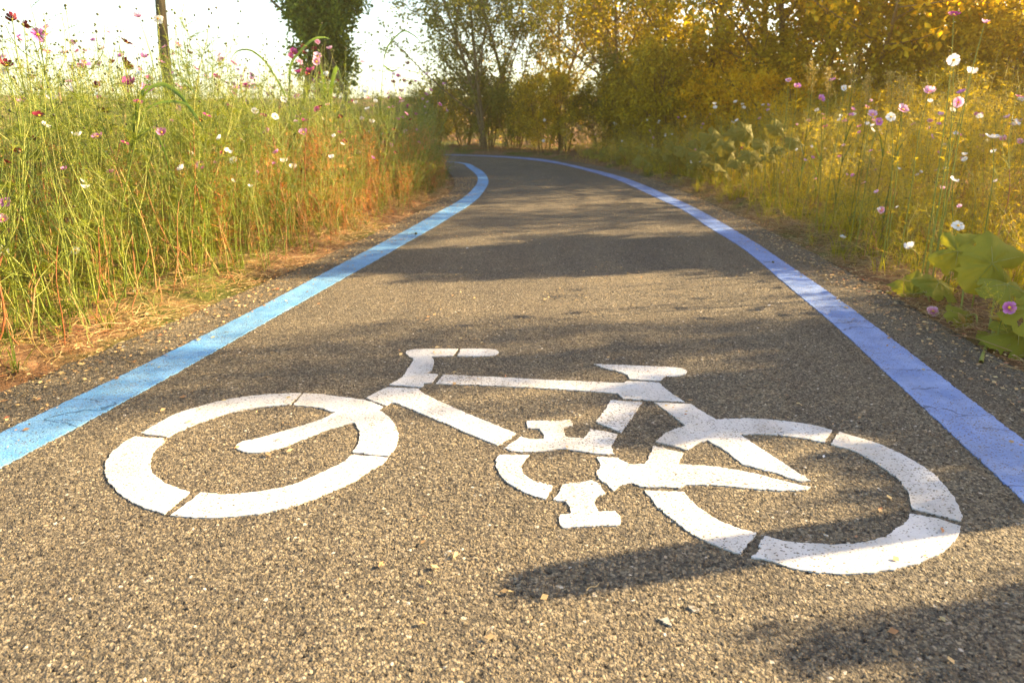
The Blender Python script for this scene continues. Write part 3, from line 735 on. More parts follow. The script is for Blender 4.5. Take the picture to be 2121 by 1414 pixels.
# ------------------------------------------------------------------ the mass of stems and leaves between them (nobody could count it)
def scatter(name, protos_, pts, mats, rng, smin=.8, smax=1.1, lean=.1):
    mb = MB()
    for x, y, s in pts:
        v, f, m = protos_[rng.randrange(len(protos_))]
        T = rotz(rng.uniform(0, 6.28)) @ tilt(rng.gauss(0, lean), rng.gauss(0, lean))*(s*rng.uniform(smin, smax))
        mb.V.append(v @ T.T+np.array((x, y, PTZ(x, y)))); mb.F.append(f+mb.n); mb.M.append(m); mb.n += len(v)
    return mb.obj(name, mats)
_hx = np.arange(-9, 9.01, .1); _hy = np.arange(-2, 24.01, .1); _HX, _HY = np.meshgrid(_hx, _hy); _HZ = height(_HX, _HY)
def PTZ(x, y): return _HZ[min(max(int((y+2)*10+.5), 0), len(_hy)-1), min(max(int((x+9)*10+.5), 0), len(_hx)-1)]-.01
def combo(g, budm=2, redtop=False):
    mb = MB(); mb.addmb(g['stem'], mo=[0, 1]); mb.addmb(g['leaf'], mo=[2])
    for p, d in g['buds']: blob(mb, p, .0062, 3, 5, 1.0, d)
    return mb.arr()
trg = random.Random(77)
near_v = [combo(gen_cosmos(trg, 1.28, 1.7, 0, 6, nside=10, bare=.03, w=.0033)) for _ in range(8)]
far_v = [combo(gen_cosmos(trg, 1.22, .75, 0, 5, nside=7, w=.0045)) for _ in range(6)]
low_v = [combo(gen_cosmos(trg, .55, 1.1, 0, 1, nside=3, bare=.03)) for _ in range(4)]
rust_v = []
for _ in range(5):
    g = gen_cosmos(trg, .85, .8, 0, 2, w=.0032, nside=4)
    mb = MB(); mb.addmb(g['stem'], mo=[1, 1]); mb.addmb(g['leaf'], mo=[4]); rust_v.append(mb.arr())
TM = [M['stemg'], M['stemr'], M['feather'], M['bud'], M['rust']]
M['stemy'] = mat_leaf('glow_tinted_stem', [(.26, .24, .04), (.42, .36, .07), (.55, .46, .14)], .25)  # right bank stems, the warm glow put into their colour
M['weedy'] = mat_leaf('glow_tinted_weed', [(.14, .15, .015), (.28, .27, .02), (.42, .38, .03)], .5)  # right bank weeds, green turned golden to imitate the glow
TMR = [M['stemy'], M['stemr'], M['featherGlow'], M['bud'], M['rust']]
def pts_in(n, fn, rng, box):
    x = RG.uniform(box[0], box[1], n); y = RG.uniform(box[2], box[3], n); d, s = dpath(np.stack([x, y], 1))
    return [(a, b, c) for a, b, c in zip(x, y, fn(x, y, d, s)) if c > 0]
def f_left(x, y, d, s):
    fr_ = (np.abs(x) < .82*y+1.2)
    pr = np.where(d < 1.6, 1.0, np.where(d < 3, .55, .35))*np.where(y > 9, .7, 1)
    ok = (s < 0) & (d > .13) & (d < 4.6) & fr_ & (RG.random(len(x)) < pr)
    return np.where(ok, np.where(d < .28, .62, 1.0)*(.92+.28*vnoise(x, y, 1.1, 31)), 0)
P = pts_in(3900, f_left, trg, (-9, -.6, .9, 18))
print('left thicket', len(P))
tag(scatter('wildflower_thicket', near_v, [p for p in P if p[1] < 5.5], TM, trg), 'dense feathery green cosmos growth filling the near left bank', 'undergrowth', kind='stuff')
tag(scatter('wildflower_thicket', far_v, [p for p in P if p[1] >= 5.5], TM, trg), 'dense feathery cosmos growth filling the far part of the left bank', 'undergrowth', kind='stuff')
P = pts_in(3600, lambda x, y, d, s: np.where((s < 0) & (d > .05) & (d < 1.6) & (np.abs(x) < .82*y+1), np.where(d < .2, .5, 1.1), 0), trg, (-6, -.6, 1.2, 15))
tag(scatter('low_cosmos_growth', low_v, P, TM, trg, .6, 1.2, .3), 'low feathery green growth at the foot of the left bank', 'undergrowth', kind='stuff')
P = pts_in(2700, lambda x, y, d, s: np.where((s < 0) & (d > .12) & (d < 2.2) & (RG.random(len(x)) < np.clip((y-4.2)/2.0, 0.04, 1)), np.where(d < .4, .55, 1.0), 0), trg, (-4.5, -.6, 2.2, 13))
tag(scatter('rusty_stem_growth', rust_v, P, TM, trg, .7, 1.15, .16), 'rusty red and orange dried stems in the left bank before the bend', 'undergrowth', kind='stuff')
def f_right(x, y, d, s):
    ok = (s > 0) & (d > .1) & (d < 4.8) & (x < .84*y+1.2)
    gap = np.where((y > 3.2) & (y < 4.9) & (x < 4.6), .4, 1.0)
    ok &= RG.random(len(x)) < gap*np.where(d > .6, 1, .5)
    return np.where(ok, np.clip(.28+.36*d, .28, 1.12)*np.where((y > 3.1) & (y < 4.7), .75, 1)*(.8+.4*vnoise(x, y, 1.3, 37)), 0)
P = pts_in(2500, f_right, trg, (1.4, 8.5, 1.9, 17.5))
print('right thicket', len(P))
tag(scatter('wildflower_thicket', near_v, [p for p in P if p[1] < 6], TMR, trg, .75, 1.1, .2), 'feathery growth tinted sunlit gold covering the near right bank', 'undergrowth', kind='stuff')
tag(scatter('wildflower_thicket', far_v, [p for p in P if p[1] >= 6], TMR, trg, .75, 1.1, .2), 'feathery growth tinted sunlit golden green along the far right bank', 'undergrowth', kind='stuff')
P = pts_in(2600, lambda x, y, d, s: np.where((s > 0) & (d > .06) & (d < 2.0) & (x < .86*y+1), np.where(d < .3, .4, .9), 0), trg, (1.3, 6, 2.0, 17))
tag(scatter('low_cosmos_growth', low_v, P, TMR, trg, .5, 1.1, .35), 'low feathery growth tinted sunlit gold at the foot of the right bank', 'undergrowth', kind='stuff')
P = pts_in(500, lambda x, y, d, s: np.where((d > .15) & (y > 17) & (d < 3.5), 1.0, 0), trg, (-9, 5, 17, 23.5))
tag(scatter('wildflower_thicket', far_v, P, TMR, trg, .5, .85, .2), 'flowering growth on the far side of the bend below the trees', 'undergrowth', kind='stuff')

# weeds and straw on the soil
def tuft(rng, n, L, w, spread, m):
    mb = MB()
    for k in range(n):
        a = rng.uniform(0, 6.28); r = rng.uniform(0, spread*.3); l = L*rng.uniform(.5, 1.1); o = rng.uniform(.2, 1)*spread
        p0 = np.array((math.cos(a)*r, math.sin(a)*r, 0)); e = p0+np.array((math.cos(a)*o, math.sin(a)*o, l)); md = (p0+e)/2+np.array((0, 0, l*.18))
        e[2] -= rng.uniform(0, .4)*l
        c = spline([p0, md, e], 3); ribbon(mb, c, np.linspace(w, w*.2, len(c)), m=m, fold=.15)
    return mb.arr()
weed_v = [tuft(trg, 14, .16, .006, .12, 0) for _ in range(5)]
def straw_v(rng):
    mb = MB()
    for k in range(10):
        a = rng.uniform(0, 6.28); p = np.array((rng.uniform(-.07, .07), rng.uniform(-.07, .07), rng.uniform(.0, .03))); L = rng.uniform(.04, .2)
        e = p+np.array((math.cos(a)*L, math.sin(a)*L, rng.uniform(-.01, .03))); md = (p+e)/2+np.array((rng.uniform(-.02, .02), rng.uniform(-.02, .02), rng.uniform(0, .02)))
        tube(mb, spline([p, md, e], 3), (.0016, .0007), 3, 0)
    return mb.arr()
straws = [straw_v(trg) for _ in range(6)]
P = pts_in(9000, lambda x, y, d, s: np.where((d > .03) & (d < 1.3) & (RG.random(len(x)) < np.where(d < .45, 1, .5)) & (np.abs(x) < .85*y+.6), 1, 0), trg, (-4, 4, 1.4, 11))
tag(scatter('dry_straw', straws, P, [M['straw']], trg, .7, 1.3, .06), 'dry straw and dead stalks littering the soil beside the asphalt', 'straw', kind='stuff')
P = pts_in(5200, lambda x, y, d, s: np.where((d > .10) & (d < 2.0) & (np.abs(x) < .85*y+.8) & ((d > .3) | (RG.random(len(x)) < .35)), np.where(s > 0, 1.1, .8), 0), trg, (-5, 6, 1.6, 14))
tag(scatter('low_weeds', weed_v, [p for p in P if p[0] < -.4], [M['grass']], trg, .6, 1.3, .15), 'short green weeds under the flowers of the left bank', 'weeds', kind='stuff')
tag(scatter('low_weeds', weed_v, [p for p in P if p[0] >= -.4], [M['weedy']], trg, .6, 1.3, .15), 'short weeds tinted sunlit golden green under the flowers of the right bank', 'weeds', kind='stuff')

# ------------------------------------------------------------------ trees
def leafcloud(mb, P, D, size, rng, m=0):
    """one folded four-sided leaf at each point P, growing along D"""
    n = len(P); s = size*rng.uniform(.65, 1.3, (n, 1))
    D = D/(np.linalg.norm(D, axis=1)[:, None]+1e-9)
    U = np.cross(D, rng.normal(size=(n, 3))); U /= np.linalg.norm(U, axis=1)[:, None]+1e-9
    N = np.cross(D, U)
    a = P; b = P+D*s*.45+U*s*.30+N*s*.07; c = P+D*s; d = P+D*s*.45-U*s*.30+N*s*.07
    V = np.stack([a, b, c, d], 1).reshape(-1, 3); i = (np.arange(n)*4)[:, None]
    F = np.concatenate([i+np.array((0, 1, 2))[None], i+np.array((0, 2, 3))[None]])
    mb.add(V, F, m)
def gen_tree(seed, h, trunks=1, r0=.07, spread=.5, start=.25, leaf=.075, per=26, levels=3, nch=7, up=.5, fork=.0, density=1.0, wob=.06, cl=.16):
    rng = random.Random(seed); ng = np.random.default_rng(seed); wood, cr = MB(), MB(); LP = []; LD = []
    def grow(p, d, L, r, lv):
        k = 6 if lv == 0 else 4; pts = [p]; dd = unit(d)
        seg = (10 if lv == 0 else 5)
        for i in range(seg):
            dd = unit(dd+np.array((rng.gauss(0, wob), rng.gauss(0, wob), rng.gauss(0, wob*.5)+(.03 if lv else .02))))
            pts.append(pts[-1]+dd*L/seg)
        pts = np.array(pts); rr = np.linspace(r, r*.35, len(pts)); tube(wood, pts, rr, 7 if lv == 0 else (5 if lv == 1 else 3), 0)
        if lv >= levels-1:
            n = int(per*density*rng.uniform(.6, 1.3))
            t = ng.uniform(.15, 1.05, n); idx = np.clip((t*seg).astype(int), 0, seg-1); f = (t*seg-idx)[:, None]
            q = pts[idx]*(1-f)+pts[np.minimum(idx+1, seg)]*f+ng.normal(0, cl*.5, (n, 3))
            LP.append(q); LD.append(ng.normal(size=(n, 3))+np.array((0, 0, -.4))+unit(d)*.5)
        else:
            m = nch if lv == 0 else max(3, nch-2)
            for j in range(m):
                f = start+(1-start)*(j+rng.random())/m if lv == 0 else rng.uniform(.25, 1)
                i = min(int(f*seg), seg-1); q = pts[i]+(pts[i+1]-pts[i])*(f*seg-i)
                a = rng.uniform(0, 6.28) if lv else j*2.4+rng.uniform(-.5, .5)
                ax, u, w = frame(dd); o = unit(u*math.cos(a)+w*math.sin(a)); e = unit(o*spread*1.4+ax*(1-spread)+np.array((0, 0, up*.4)))
                ll_ = L*(.62-.32*f if lv == 0 else .55)*rng.uniform(.75, 1.2)
                grow(q, e, ll_, r*(1-.6*f)*.5, lv+1)
    for k in range(trunks):
        a = rng.uniform(0, 6.28); o = np.array((math.cos(a), math.sin(a), 0))*(.0 if trunks == 1 else .14)
        grow(o+np.array((0, 0, -.1)), unit(np.array((o[0]*1.2, o[1]*1.2, 1))), h*rng.uniform(.85, 1), r0*rng.uniform(.8, 1), 0)
    leafcloud(cr, np.concatenate(LP), np.concatenate(LD), leaf, ng)
    return wood, cr
TV = {}
def tree_proto(key, bark, leafm, name='tree', **kw):
    w, c = gen_tree(**kw); TV[key] = [w.mesh('trunk', M[bark], True), c.mesh('crown', M[leafm], False), name]
def put_tree(key, x, y, s, rz, label, cat, group, sz=None):
    wm, cm, nm = TV[key]
    r = empty(nm, (x, y, hz(x, y)), rz); r.scale = (s, s, sz or s)
    link('trunk' if nm != 'shrub' else 'stem', wm, r); link('crown', cm, r)
    tag(r, label, cat, group); return r
tree_proto('slim', 'bark', 't_olive', seed=3, h=6.0, trunks=2, r0=.075, spread=.45, start=.12, leaf=.10, per=38, nch=12, density=1.0, cl=.17)
tree_proto('slim2', 'bark', 't_gold', seed=8, h=6.2, trunks=1, r0=.09, spread=.5, start=.15, leaf=.115, per=60, nch=13, cl=.22)
tree_proto('airy', 'barkp', 't_gold', seed=14, h=6.6, trunks=2, r0=.08, spread=.5, start=.12, leaf=.11, per=46, nch=13, cl=.18)
tree_proto('amber', 'barkp', 't_amber', seed=19, h=6.0, trunks=1, r0=.10, spread=.6, start=.10, leaf=.12, per=70, nch=14, cl=.24)
tree_proto('bushG', 'bark', 't_gold', 'shrub', seed=23, h=2.3, trunks=6, r0=.03, spread=.6, start=.05, leaf=.075, per=38, levels=3, nch=7, wob=.1, cl=.12)
tree_proto('bushO', 'bark', 't_olive', 'shrub', seed=29, h=2.2, trunks=6, r0=.03, spread=.6, start=.05, leaf=.075, per=38, levels=3, nch=7, wob=.1, cl=.12)
tree_proto('bushA', 'bark', 't_amber', 'shrub', seed=31, h=2.3, trunks=6, r0=.03, spread=.65, start=.05, leaf=.08, per=38, levels=3, nch=7, wob=.1, cl=.12)
GT = 'trees beyond the right bank'
TREES = [
 ('slim', -.75, 21.2, 1.0, .4, 'slim twin trunk olive tree standing where the path disappears'),
 ('slim', .2, 23.5, .95, 2.0, 'thin olive tree just right of the twin trunk tree'),
 ('airy', 1.3, 22.5, .85, 1.0, 'open crowned tree with sky showing through above the bend'),
 ('airy', 3.4, 20.0, .95, 3.3, 'pale stemmed tree leaning over the thicket at the bend'),
 ('slim2', 4.6, 17.5, 1.1, 5.1, 'golden brown tree behind the squash patch'),
 ('slim2', 5.8, 15.2, 1.05, 2.6, 'brown leaved tree between the squash patch and the plumes'),
 ('amber', 7.0, 14.0, 1.1, .2, 'amber tree behind the feathery grass plumes'),
 ('airy', 8.6, 13.2, 1.1, 4.0, 'tall open amber tree right of the plumes'),
 ('amber', 10.6, 14.8, 1.25, 1.2, 'glow tinted amber tree near the top right corner'),
 ('amber', 9.3, 17.2, 1.35, 2.9, 'tall amber tree in the second row above the plumes'),
 ('slim2', 6.8, 19.5, 1.3, 1.9, 'tall brown tree in the second row behind the squash patch'),
 ('slim2', 4.4, 24.0, 1.0, 4.4, 'tall tree at the back above the bend'),
]
for k, x, y, s, rz, lb in TREES: put_tree(k, x, y, s, rz, lb, 'tree', GT)
SH = []
srg = random.Random(9)
line = spline([(-3.2, 23.2), (-.5, 22.8), (1.8, 20.6), (3.4, 17.8), (4.6, 14.8), (5.6, 12.6), (7.2, 11.4), (9.0, 11.6)], 6)
where = ['left of the twin trunk tree', 'at the foot of the twin trunk tree', 'below the open crowned tree', 'above the far end of the right blue line', 'behind the far squash leaves', 'behind the middle of the squash patch', 'left of the feathery grass plumes', 'behind the feathery grass plumes', 'right of the plumes behind the white cosmos', 'near the right edge of the photo']
for i in range(0, len(line), 2):
    for row in range(2 if line[i][0] > 2.4 else 1):
        x, y = line[i]+np.array((srg.uniform(-.3, .3)+row*1.1, srg.uniform(-.3, .3)+row*1.0))
        key = srg.choice(['bushO', 'bushG']) if y > 19 else srg.choice(['bushG', 'bushG', 'bushA', 'bushA'] if y > 12 else ['bushA', 'bushA', 'bushG'])
        s = srg.uniform(.75, 1.05)*(1.0 if row == 0 else 1.3)
        if y < 13: s *= .62 if row == 0 else .78
        wh = where[min(int(i/len(line)*len(where)), len(where)-1)]
        adj = {'bushO': 'dark olive', 'bushG': 'golden brown', 'bushA': 'amber'}[key]
        put_tree(key, x, y, s, srg.uniform(0, 6.28), f'{"tall" if row else "low"} {adj} shrub {wh}', 'shrub', 'shrubs under the trees', s*srg.uniform(.85, 1.1))
# unseen trees at the right, placed and shaped to dapple the path with shade
tree_proto('shade', 'bark', 't_amber', 'tree', seed=41, h=2.4, trunks=4, r0=.04, spread=.62, start=.3, leaf=.12, per=95, levels=3, nch=8, wob=.1, cl=.16)
OFF = [('shade', 5.7, 6.35, .62, .3, 1.30), ('shade', 5.0, 3.25, .38, 1.0, .82), ('shade', 5.6, 4.05, .30, 5.0, .80), ('shade', 4.3, 1.80, .34, 2.1, .64), ('shade', 4.9, 2.72, .27, 4.1, .70), ('airy', 8.6, 4.5, .30, 2.0, .70), ('slim2', 10.4, 8.6, .6, 2.2, .72)]
for k, x, y, s, rz, sz in OFF:
    put_tree(k, x, y, s, rz, {'amber': 'amber tree', 'slim2': 'brown tree', 'airy': 'open tree', 'bushG': 'golden brown bush', 'bushA': 'amber bush', 'shade': 'broad leaved amber bush'}[k]+' out of view at the right, placed to shade the path', 'tree', 'unseen trees placed to shade the path', sz)

px_, py_ = G(1050, 1215); pp = np.array((px_, py_))+np.array((math.sin(math.radians(76.7)), math.cos(math.radians(76.7))))*3.0
r = empty('shadow_post', (pp[0], pp[1], hz(pp[0], pp[1]))); mb = MB(); hp = 3.0*math.tan(math.radians(26))-hz(pp[0], pp[1])  # made-up post, out of view, there to cast the long rounded shadow
tube(mb, [(0, 0, -.2), (0, 0, hp*.5), (0, 0, hp-.06), (0, 0, hp-.02), (0, 0, hp)], [.066, .066, .066, .052, .02], 14, cap=True); mb.obj('shaft', M['pole'], r)
mb = MB(); tube(mb, [(0, 0, hp-.22), (0, 0, hp-.16)], [.0675, .0675], 14); mb.obj('band', PAINTM, r)
tag(r, 'round topped wooden post added out of view at the right to cast a long shadow', 'post')

# ------------------------------------------------------------------ clipped conifer on stakes at the left
def conifer():
    ng = np.random.default_rng(12); rng = random.Random(12)
    b = W(672, 240, 12.5); r = empty('clipped_tree', (b[0], b[1], hz(b[0], b[1])))
    o = np.array((b[0], b[1], hz(b[0], b[1]))); rel = lambda px, py, dy=0: W(px, py, 12.5+dy)-o
    wood = MB()
    tube(wood, spline([rel(668, 300), rel(664, 180), rel(660, 100), rel(655, 40), rel(668, -60), rel(660, -200)], 6), (.11, .05), 8)
    tube(wood, spline([rel(666, 110), rel(684, 60), rel(700, 10), rel(712, -60)], 5), (.06, .03), 6)
    tube(wood, spline([rel(664, 120), rel(640, 80), rel(600, 36), rel(580, 18), rel(556, -6), rel(545, -30)], 5), (.035, .018), 6)
    wood.obj('trunk', M['bark'], r)
    cr = MB(); P = []; D = []
    for px, py, rad, dy, n in [(650, 20, .42, 0, 2600), (690, 15, .40, .2, 2300), (620, 8, .34, -.1, 1600), (655, 62, .34, .1, 2000), (690, 52, .30, -.2, 1600), (725, -8, .34, .1, 1400),
                               (640, -50, .5, 0, 2200), (700, -60, .5, 0, 2200), (655, 95, .22, 0, 700), (690, 118, .30, .3, 1300), (712, 128, .24, .2, 900), (640, 140, .24, .3, 800), (608, 100, .09, 0, 160), (632, 32, .3, -.25, 1300),
                               (700, 98, .2, .2, 500), (670, -130, .6, 0, 2500), (700, 165, .3, .4, 1000)]:
        c = rel(px, py, dy); v = ng.normal(size=(n, 3)); v /= np.linalg.norm(v, axis=1)[:, None]
        lump = 1+.28*np.sin(v[:, :1]*7+px)*np.cos(v[:, 2:]*6+py)
        n2 = int(n*.7); v = v[:n2]; lump = lump[:n2]; q = c+v*rad*(ng.random((n2, 1))**.5)*lump+ng.normal(0, .045, (n2, 3)); n = n2; P.append(q); D.append(v+ng.normal(size=(n, 3))*.6)
    leafcloud(cr, np.concatenate(P), np.concatenate(D), .075, ng); cr.obj('crown', M['t_pine'], r, smooth=False)
    tag(r, 'dark green clipped tree with bare arching limb held up by wooden stakes', 'tree')
    for (a, bt, lb) in (((634, 200, -.4), (655, 108, -.12), 'left wooden stake propping the clipped tree'), ((628, 225, .3), (640, 112, .1), 'thin rear wooden stake behind the left prop of the clipped tree'), ((712, 190, -.3), (677, 96, -.1), 'right wooden stake propping the clipped tree')):
        p = W(a[0], a[1], 12.5+a[2]); q = W(bt[0], bt[1], 12.5+bt[2]); d = unit(q-p)
        p2 = p-d*(p[2]-hz(p[0], p[1]))/d[2]
        mb = MB(); tube(mb, [p2-p2, (p-p2)*.5+(.004, 0, 0), q-p2], (.04, .034), 8, cap=True)
        s = mb.obj('tree_stake', M['pole'], None, tuple(p2)); tag(s, lb, 'stake', 'stakes round the clipped tree')
conifer()

# ------------------------------------------------------------------ wooden pole at the left
def pole():
    Y = 8.6; b = W(348, 232, Y); gz = hz(b[0], b[1]); r = empty('wooden_pole', (b[0], b[1], gz)); mb = MB()
    o = np.array((b[0], b[1], gz)); top = W(314, -160, Y)
    P = [np.zeros(3)-np.array((0, 0, .2))]+[(top-o)*t+np.array((.01*math.sin(t*9), 0, 0)) for t in np.linspace(.1, 1, 12)]
    rr = np.linspace(.070, .050, len(P)); tube(mb, P, rr, 14, cap=True); mb.obj('shaft', M['pole'], r)
    tag(r, 'tall weathered wooden pole rising out of the left flower bank', 'pole')
    cl = MB()
    for z in (.42, .445): pass
    c = (top-o)*.60; ring = [c+np.array((math.cos(a)*.060, math.sin(a)*.060, 0)) for a in np.linspace(0, 6.283, 15)]
    tube(cl, ring, .005, 4); cl.obj('wire_ring', M['bark'], r)
pole()
for px, p0, p1, Y, lb in ((125, 180, 235, 6.0, 'brown reed mace spike left of the reed blades'), (258, 210, 262, 6.4, 'brown reed mace spike left of the wooden pole'), (367, 215, 255, 7.4, 'brown reed mace spike right of the wooden pole')):
    a = W(px, p1, Y); b = W(px-3, p0, Y); gz = hz(a[0], a[1]); o = np.array((a[0], a[1], gz)); r = empty('reed_mace', tuple(o))
    st = MB(); tube(st, [np.zeros(3), (a-o)*.5+(.01, 0, 0), b-o+(0, 0, .05)], (.005, .002), 5); st.obj('stem', M['stemg'], r)
    hd = MB(); tube(hd, [a-o, (a+b)/2-o, b-o], [.014, .017, .011], 8, cap=True); hd.obj('seed_head', M['barkp'], r)
    tag(r, lb, 'reed mace', 'reed mace spikes in the left bank')

# ------------------------------------------------------------------ reed plants with long arching blades
def reed(Y, stem, blades, label, w=.028):
    w *= Y/4.6
    s0 = W(*stem[0], Y); gx, gy = s0[0], s0[1]; gz = hz(gx, gy); o = np.array((gx, gy, gz)); r = empty('reed_plant', tuple(o))
    pts = [np.array((0, 0, -.02))]+[W(x, y, Y)-o for x, y in stem]; pts[0][:2] = pts[1][:2]
    mb = MB(); tube(mb, spline(pts, 4), (.006, .003), 6); mb.obj('stem', M['reed'], r)
    for b in blades:
        P = np.array([W(x, y, Y+dy)-o for x, y, dy in b[0]]); c = spline(P, 7); k = len(c); t = np.linspace(0, 1, k)
        wd = w*b[1]*np.minimum(1, t*5+.35)*np.clip((1-t)*2.2, .04, 1)
        bm = MB(); ribbon(bm, c, wd, fold=.22, side=(.75, -.45, .35)); bm.obj('blade', M['reed'], r)
    tag(r, label, 'reed', 'reed plants standing above the flowers')
reed(4.0, [(268, 360), (274, 300), (279, 250)], [
    ([(278, 300, 0), (281, 240, 0), (296, 190, -.05), (318, 176, -.1)], 1.1), ([(279, 260, 0), (300, 198, .0), (335, 176, -.05), (372, 196, -.12), (400, 235, -.2), (421, 268, -.3)], 1.0),
    ([(277, 290, 0), (300, 232, 0), (340, 212, -.1), (385, 216, -.2), (410, 245, -.3), (424, 280, -.35)], .55), ([(277, 300, 0), (296, 274, 0), (318, 272, -.1), (338, 305, -.2), (352, 350, -.25), (366, 385, -.3)], .65),
    ([(279, 240, 0), (300, 180, .1), (340, 155, .15), (380, 168, .1), (405, 195, .0), (430, 222, -.1)], .4), ([(282, 250, 0), (296, 200, 0), (308, 165, 0), (317, 142, 0)], .45)],
    'tall reed with broad green blades arching in front of the wooden pole')
reed(6.6, [(600, 300), (600, 230), (598, 195)], [([(598, 215, 0), (583, 180, 0), (565, 150, 0), (548, 125, -.1), (520, 104, -.15), (495, 104, -.2), (480, 118, -.25), (480, 138, -.3), (492, 162, -.3)], .6)],
     'reed whose thin blade curls over like a hook against the sky')
reed(6.8, [(603, 300), (601, 240), (600, 160)], [([(600, 180, 0), (604, 135, 0), (622, 108, 0), (648, 84, 0), (670, 78, -.1), (686, 82, -.2)], .8)],
     'reed with one pale blade reaching up before the clipped tree')
reed(7.5, [(690, 250), (678, 190)], [([(680, 215, 0), (672, 170, 0), (662, 130, -.1)], 1.1), ([(684, 220, 0), (690, 170, 0), (700, 140, -.1), (706, 165, -.2)], 1.2), ([(676, 230, 0), (668, 190, 0), (660, 160, 0)], 1.0)],
     'clump of broad reed leaves below the clipped tree')
reed(8.2, [(788, 260), (790, 190), (795, 120)], [([(795, 125, 0), (805, 95, 0), (832, 67, 0), (850, 70, 0), (868, 84, -.1), (882, 112, -.2)], .45), ([(792, 150, 0), (815, 140, 0), (850, 148, -.1), (878, 160, -.15), (888, 188, -.2)], .5), ([(793, 135, 0), (812, 148, 0), (828, 140, 0)], .4)],
     'wispy reed with a drooping tip right of the clipped tree')

# ------------------------------------------------------------------ squash plants: broad lobed leaves on stalks
def squash_leaf(mb, c, nrm, size, rng, m=0):
    size *= .86
    n, u, w = frame(nrm); a0 = rng.uniform(0, 6.28); V = [c]; NR, NA = 5, 30; F = []
    for i in range(1, NR+1):
        for j in range(NA):
            a = 2*math.pi*j/NA; lob = 1+.10*math.cos(5*a)+.03*math.cos(15*a)-.55*math.exp(-((a-math.pi)/.22)**2)
            f = i/NR; rr = size*.5*f*(1+(lob-1)*f)
            z = -.18*size*f*f+.035*size*f*math.cos(10*a)+.02*size*math.sin(7*a+i)+rng.uniform(-.006, .006)*size
            V.append(c+(u*math.cos(a+a0)+w*math.sin(a+a0))*rr+n*z)
    for j in range(NA):
        k = (j+1) % NA; F.append((0, 1+j, 1+k))
        for i in range(NR-1):
            if (i == NR-2 and rng.random() < .10) or (i == 2 and rng.random() < .025): continue
            F += [(1+i*NA+j, 1+(i+1)*NA+j, 1+(i+1)*NA+k), (1+i*NA+j, 1+(i+1)*NA+k, 1+i*NA+k)]
    mb.add(V, F, m)
    vein = MB()
    for q in range(5):
        a = 2*math.pi*q/5+a0; pts = []
        for f in np.linspace(.02, .9, 5): pts.append(c+(u*math.cos(a)+w*math.sin(a))*size*.5*f+n*(-.18*size*f*f+.035*size*f+.0012))
        tube(vein, pts, (.0022, .0008), 3)
    return vein
def squash(label, leaves, root, mat='squash', seed=1, buds=(), grp='squash plants on the right bank'):
    rng = random.Random(seed); gz = hz(*root); o = np.array((root[0], root[1], gz)); r = empty('squash_plant', tuple(o))
    vine = MB()
    pts = [np.array((-.15, -.2, .03)), np.array((0, 0, .02)), np.array((.2, .25, .04)), np.array((.35, .6, .03))]
    tube(vine, spline(pts, 5), (.009, .006), 6); vine.obj('vine', M['stemg'], r)
    for (p, nrm, size) in leaves:
        p = np.asarray(p)-o; lf = MB(); v = squash_leaf(lf, p, nrm, size, rng); ob = lf.obj('leaf', M[mat], r)
        v.obj('vein', M['stemg'], ob)
        base = np.array((p[0]*.85+.05, p[1]*.85, .02)); st = MB(); tube(st, spline([base, (base+p)/2+np.array((.03, .02, .03)), p-np.array((0, 0, .004))], 5), (.006, .004), 5); st.obj('leaf_stalk', M['stemg'], r)
    for p, d in buds:
        p = np.asarray(p)-o; bb = MB(); tube(bb, [p, p+unit(d)*.03, p+unit(d)*.055, p+unit(d)*.085], [.006, .012, .010, .002], 8, cap=True); bo = bb.obj('flower_bud', M['panicle'], r)
        tube_ = MB(); tube(tube_, spline([(p[0]*.9+.06, p[1]*.9+.05, .0), (p[0]*.95+.03, p[1]*.95, p[2]*.6), p], 4), (.004, .003), 5); tube_.obj('bud_stalk', M['stemg'], r)
    tag(r, label, 'squash plant', grp)
farl = [((1480, 285), 6.2, (.1, -.8, .5), .36), ((1500, 300), 6.0, (-.3, -.6, .6), .30), ((1545, 270), 6.3, (.2, -.8, .5), .32), ((1455, 320), 6.1, (0, -.4, 1), .34)]
def LF(px, py, Y, nrm, size, clear=.12):
    Y0 = Y
    while Y < 22:
        p = W(px, py, Y)
        if dpath([p[:2]])[0][0] > clear: break
        Y *= 1.02
    return (p, nrm, size*Y/Y0)
def far_patch(lst, root, label, seed):
    L_ = []; rng_ = random.Random(seed)
    for (px, py), Y, n, sz in lst:
        p, n, sz = LF(px, py, Y, n, sz*.82, .28)
        for dz, dx, qx, f_ in ((0, 0, 0, .85), (-.10, .12, .5, .7), (.03, .35, -.3, .8)):
            L_.append((p+np.array((dx, rng_.uniform(0, .3), dz)), (n[0]+qx, n[1], n[2]*.8), sz*f_))
    c = np.mean([l[0] for l in L_], axis=0)
    squash(label, L_, (c[0]+.1, c[1]), 'squashf', seed)
squash('squash plant with broad yellow green leaves overhanging the right corner', [
    LF(2055, 545, 2.75, (-.2, -.75, .35), .30), LF(1985, 520, 2.9, (-.4, -.6, .4), .24), LF(1945, 585, 2.6, (.2, -.4, 1), .20), LF(2085, 590, 2.5, (.0, -.3, 1), .22),
    LF(1890, 610, 2.75, (-.5, -.7, .4), .23), LF(1900, 655, 2.6, (-.2, -.5, .8), .20), LF(2000, 655, 2.5, (.2, -.6, .8), .16)], (2.15, 2.95), seed=2,
    buds=[(LF(2080, 663, 2.25, 0, 1, .05)[0], (-.9, -.1, .25)), (LF(1998, 668, 2.3, 0, 1, .05)[0], (-.5, -.2, .5))])
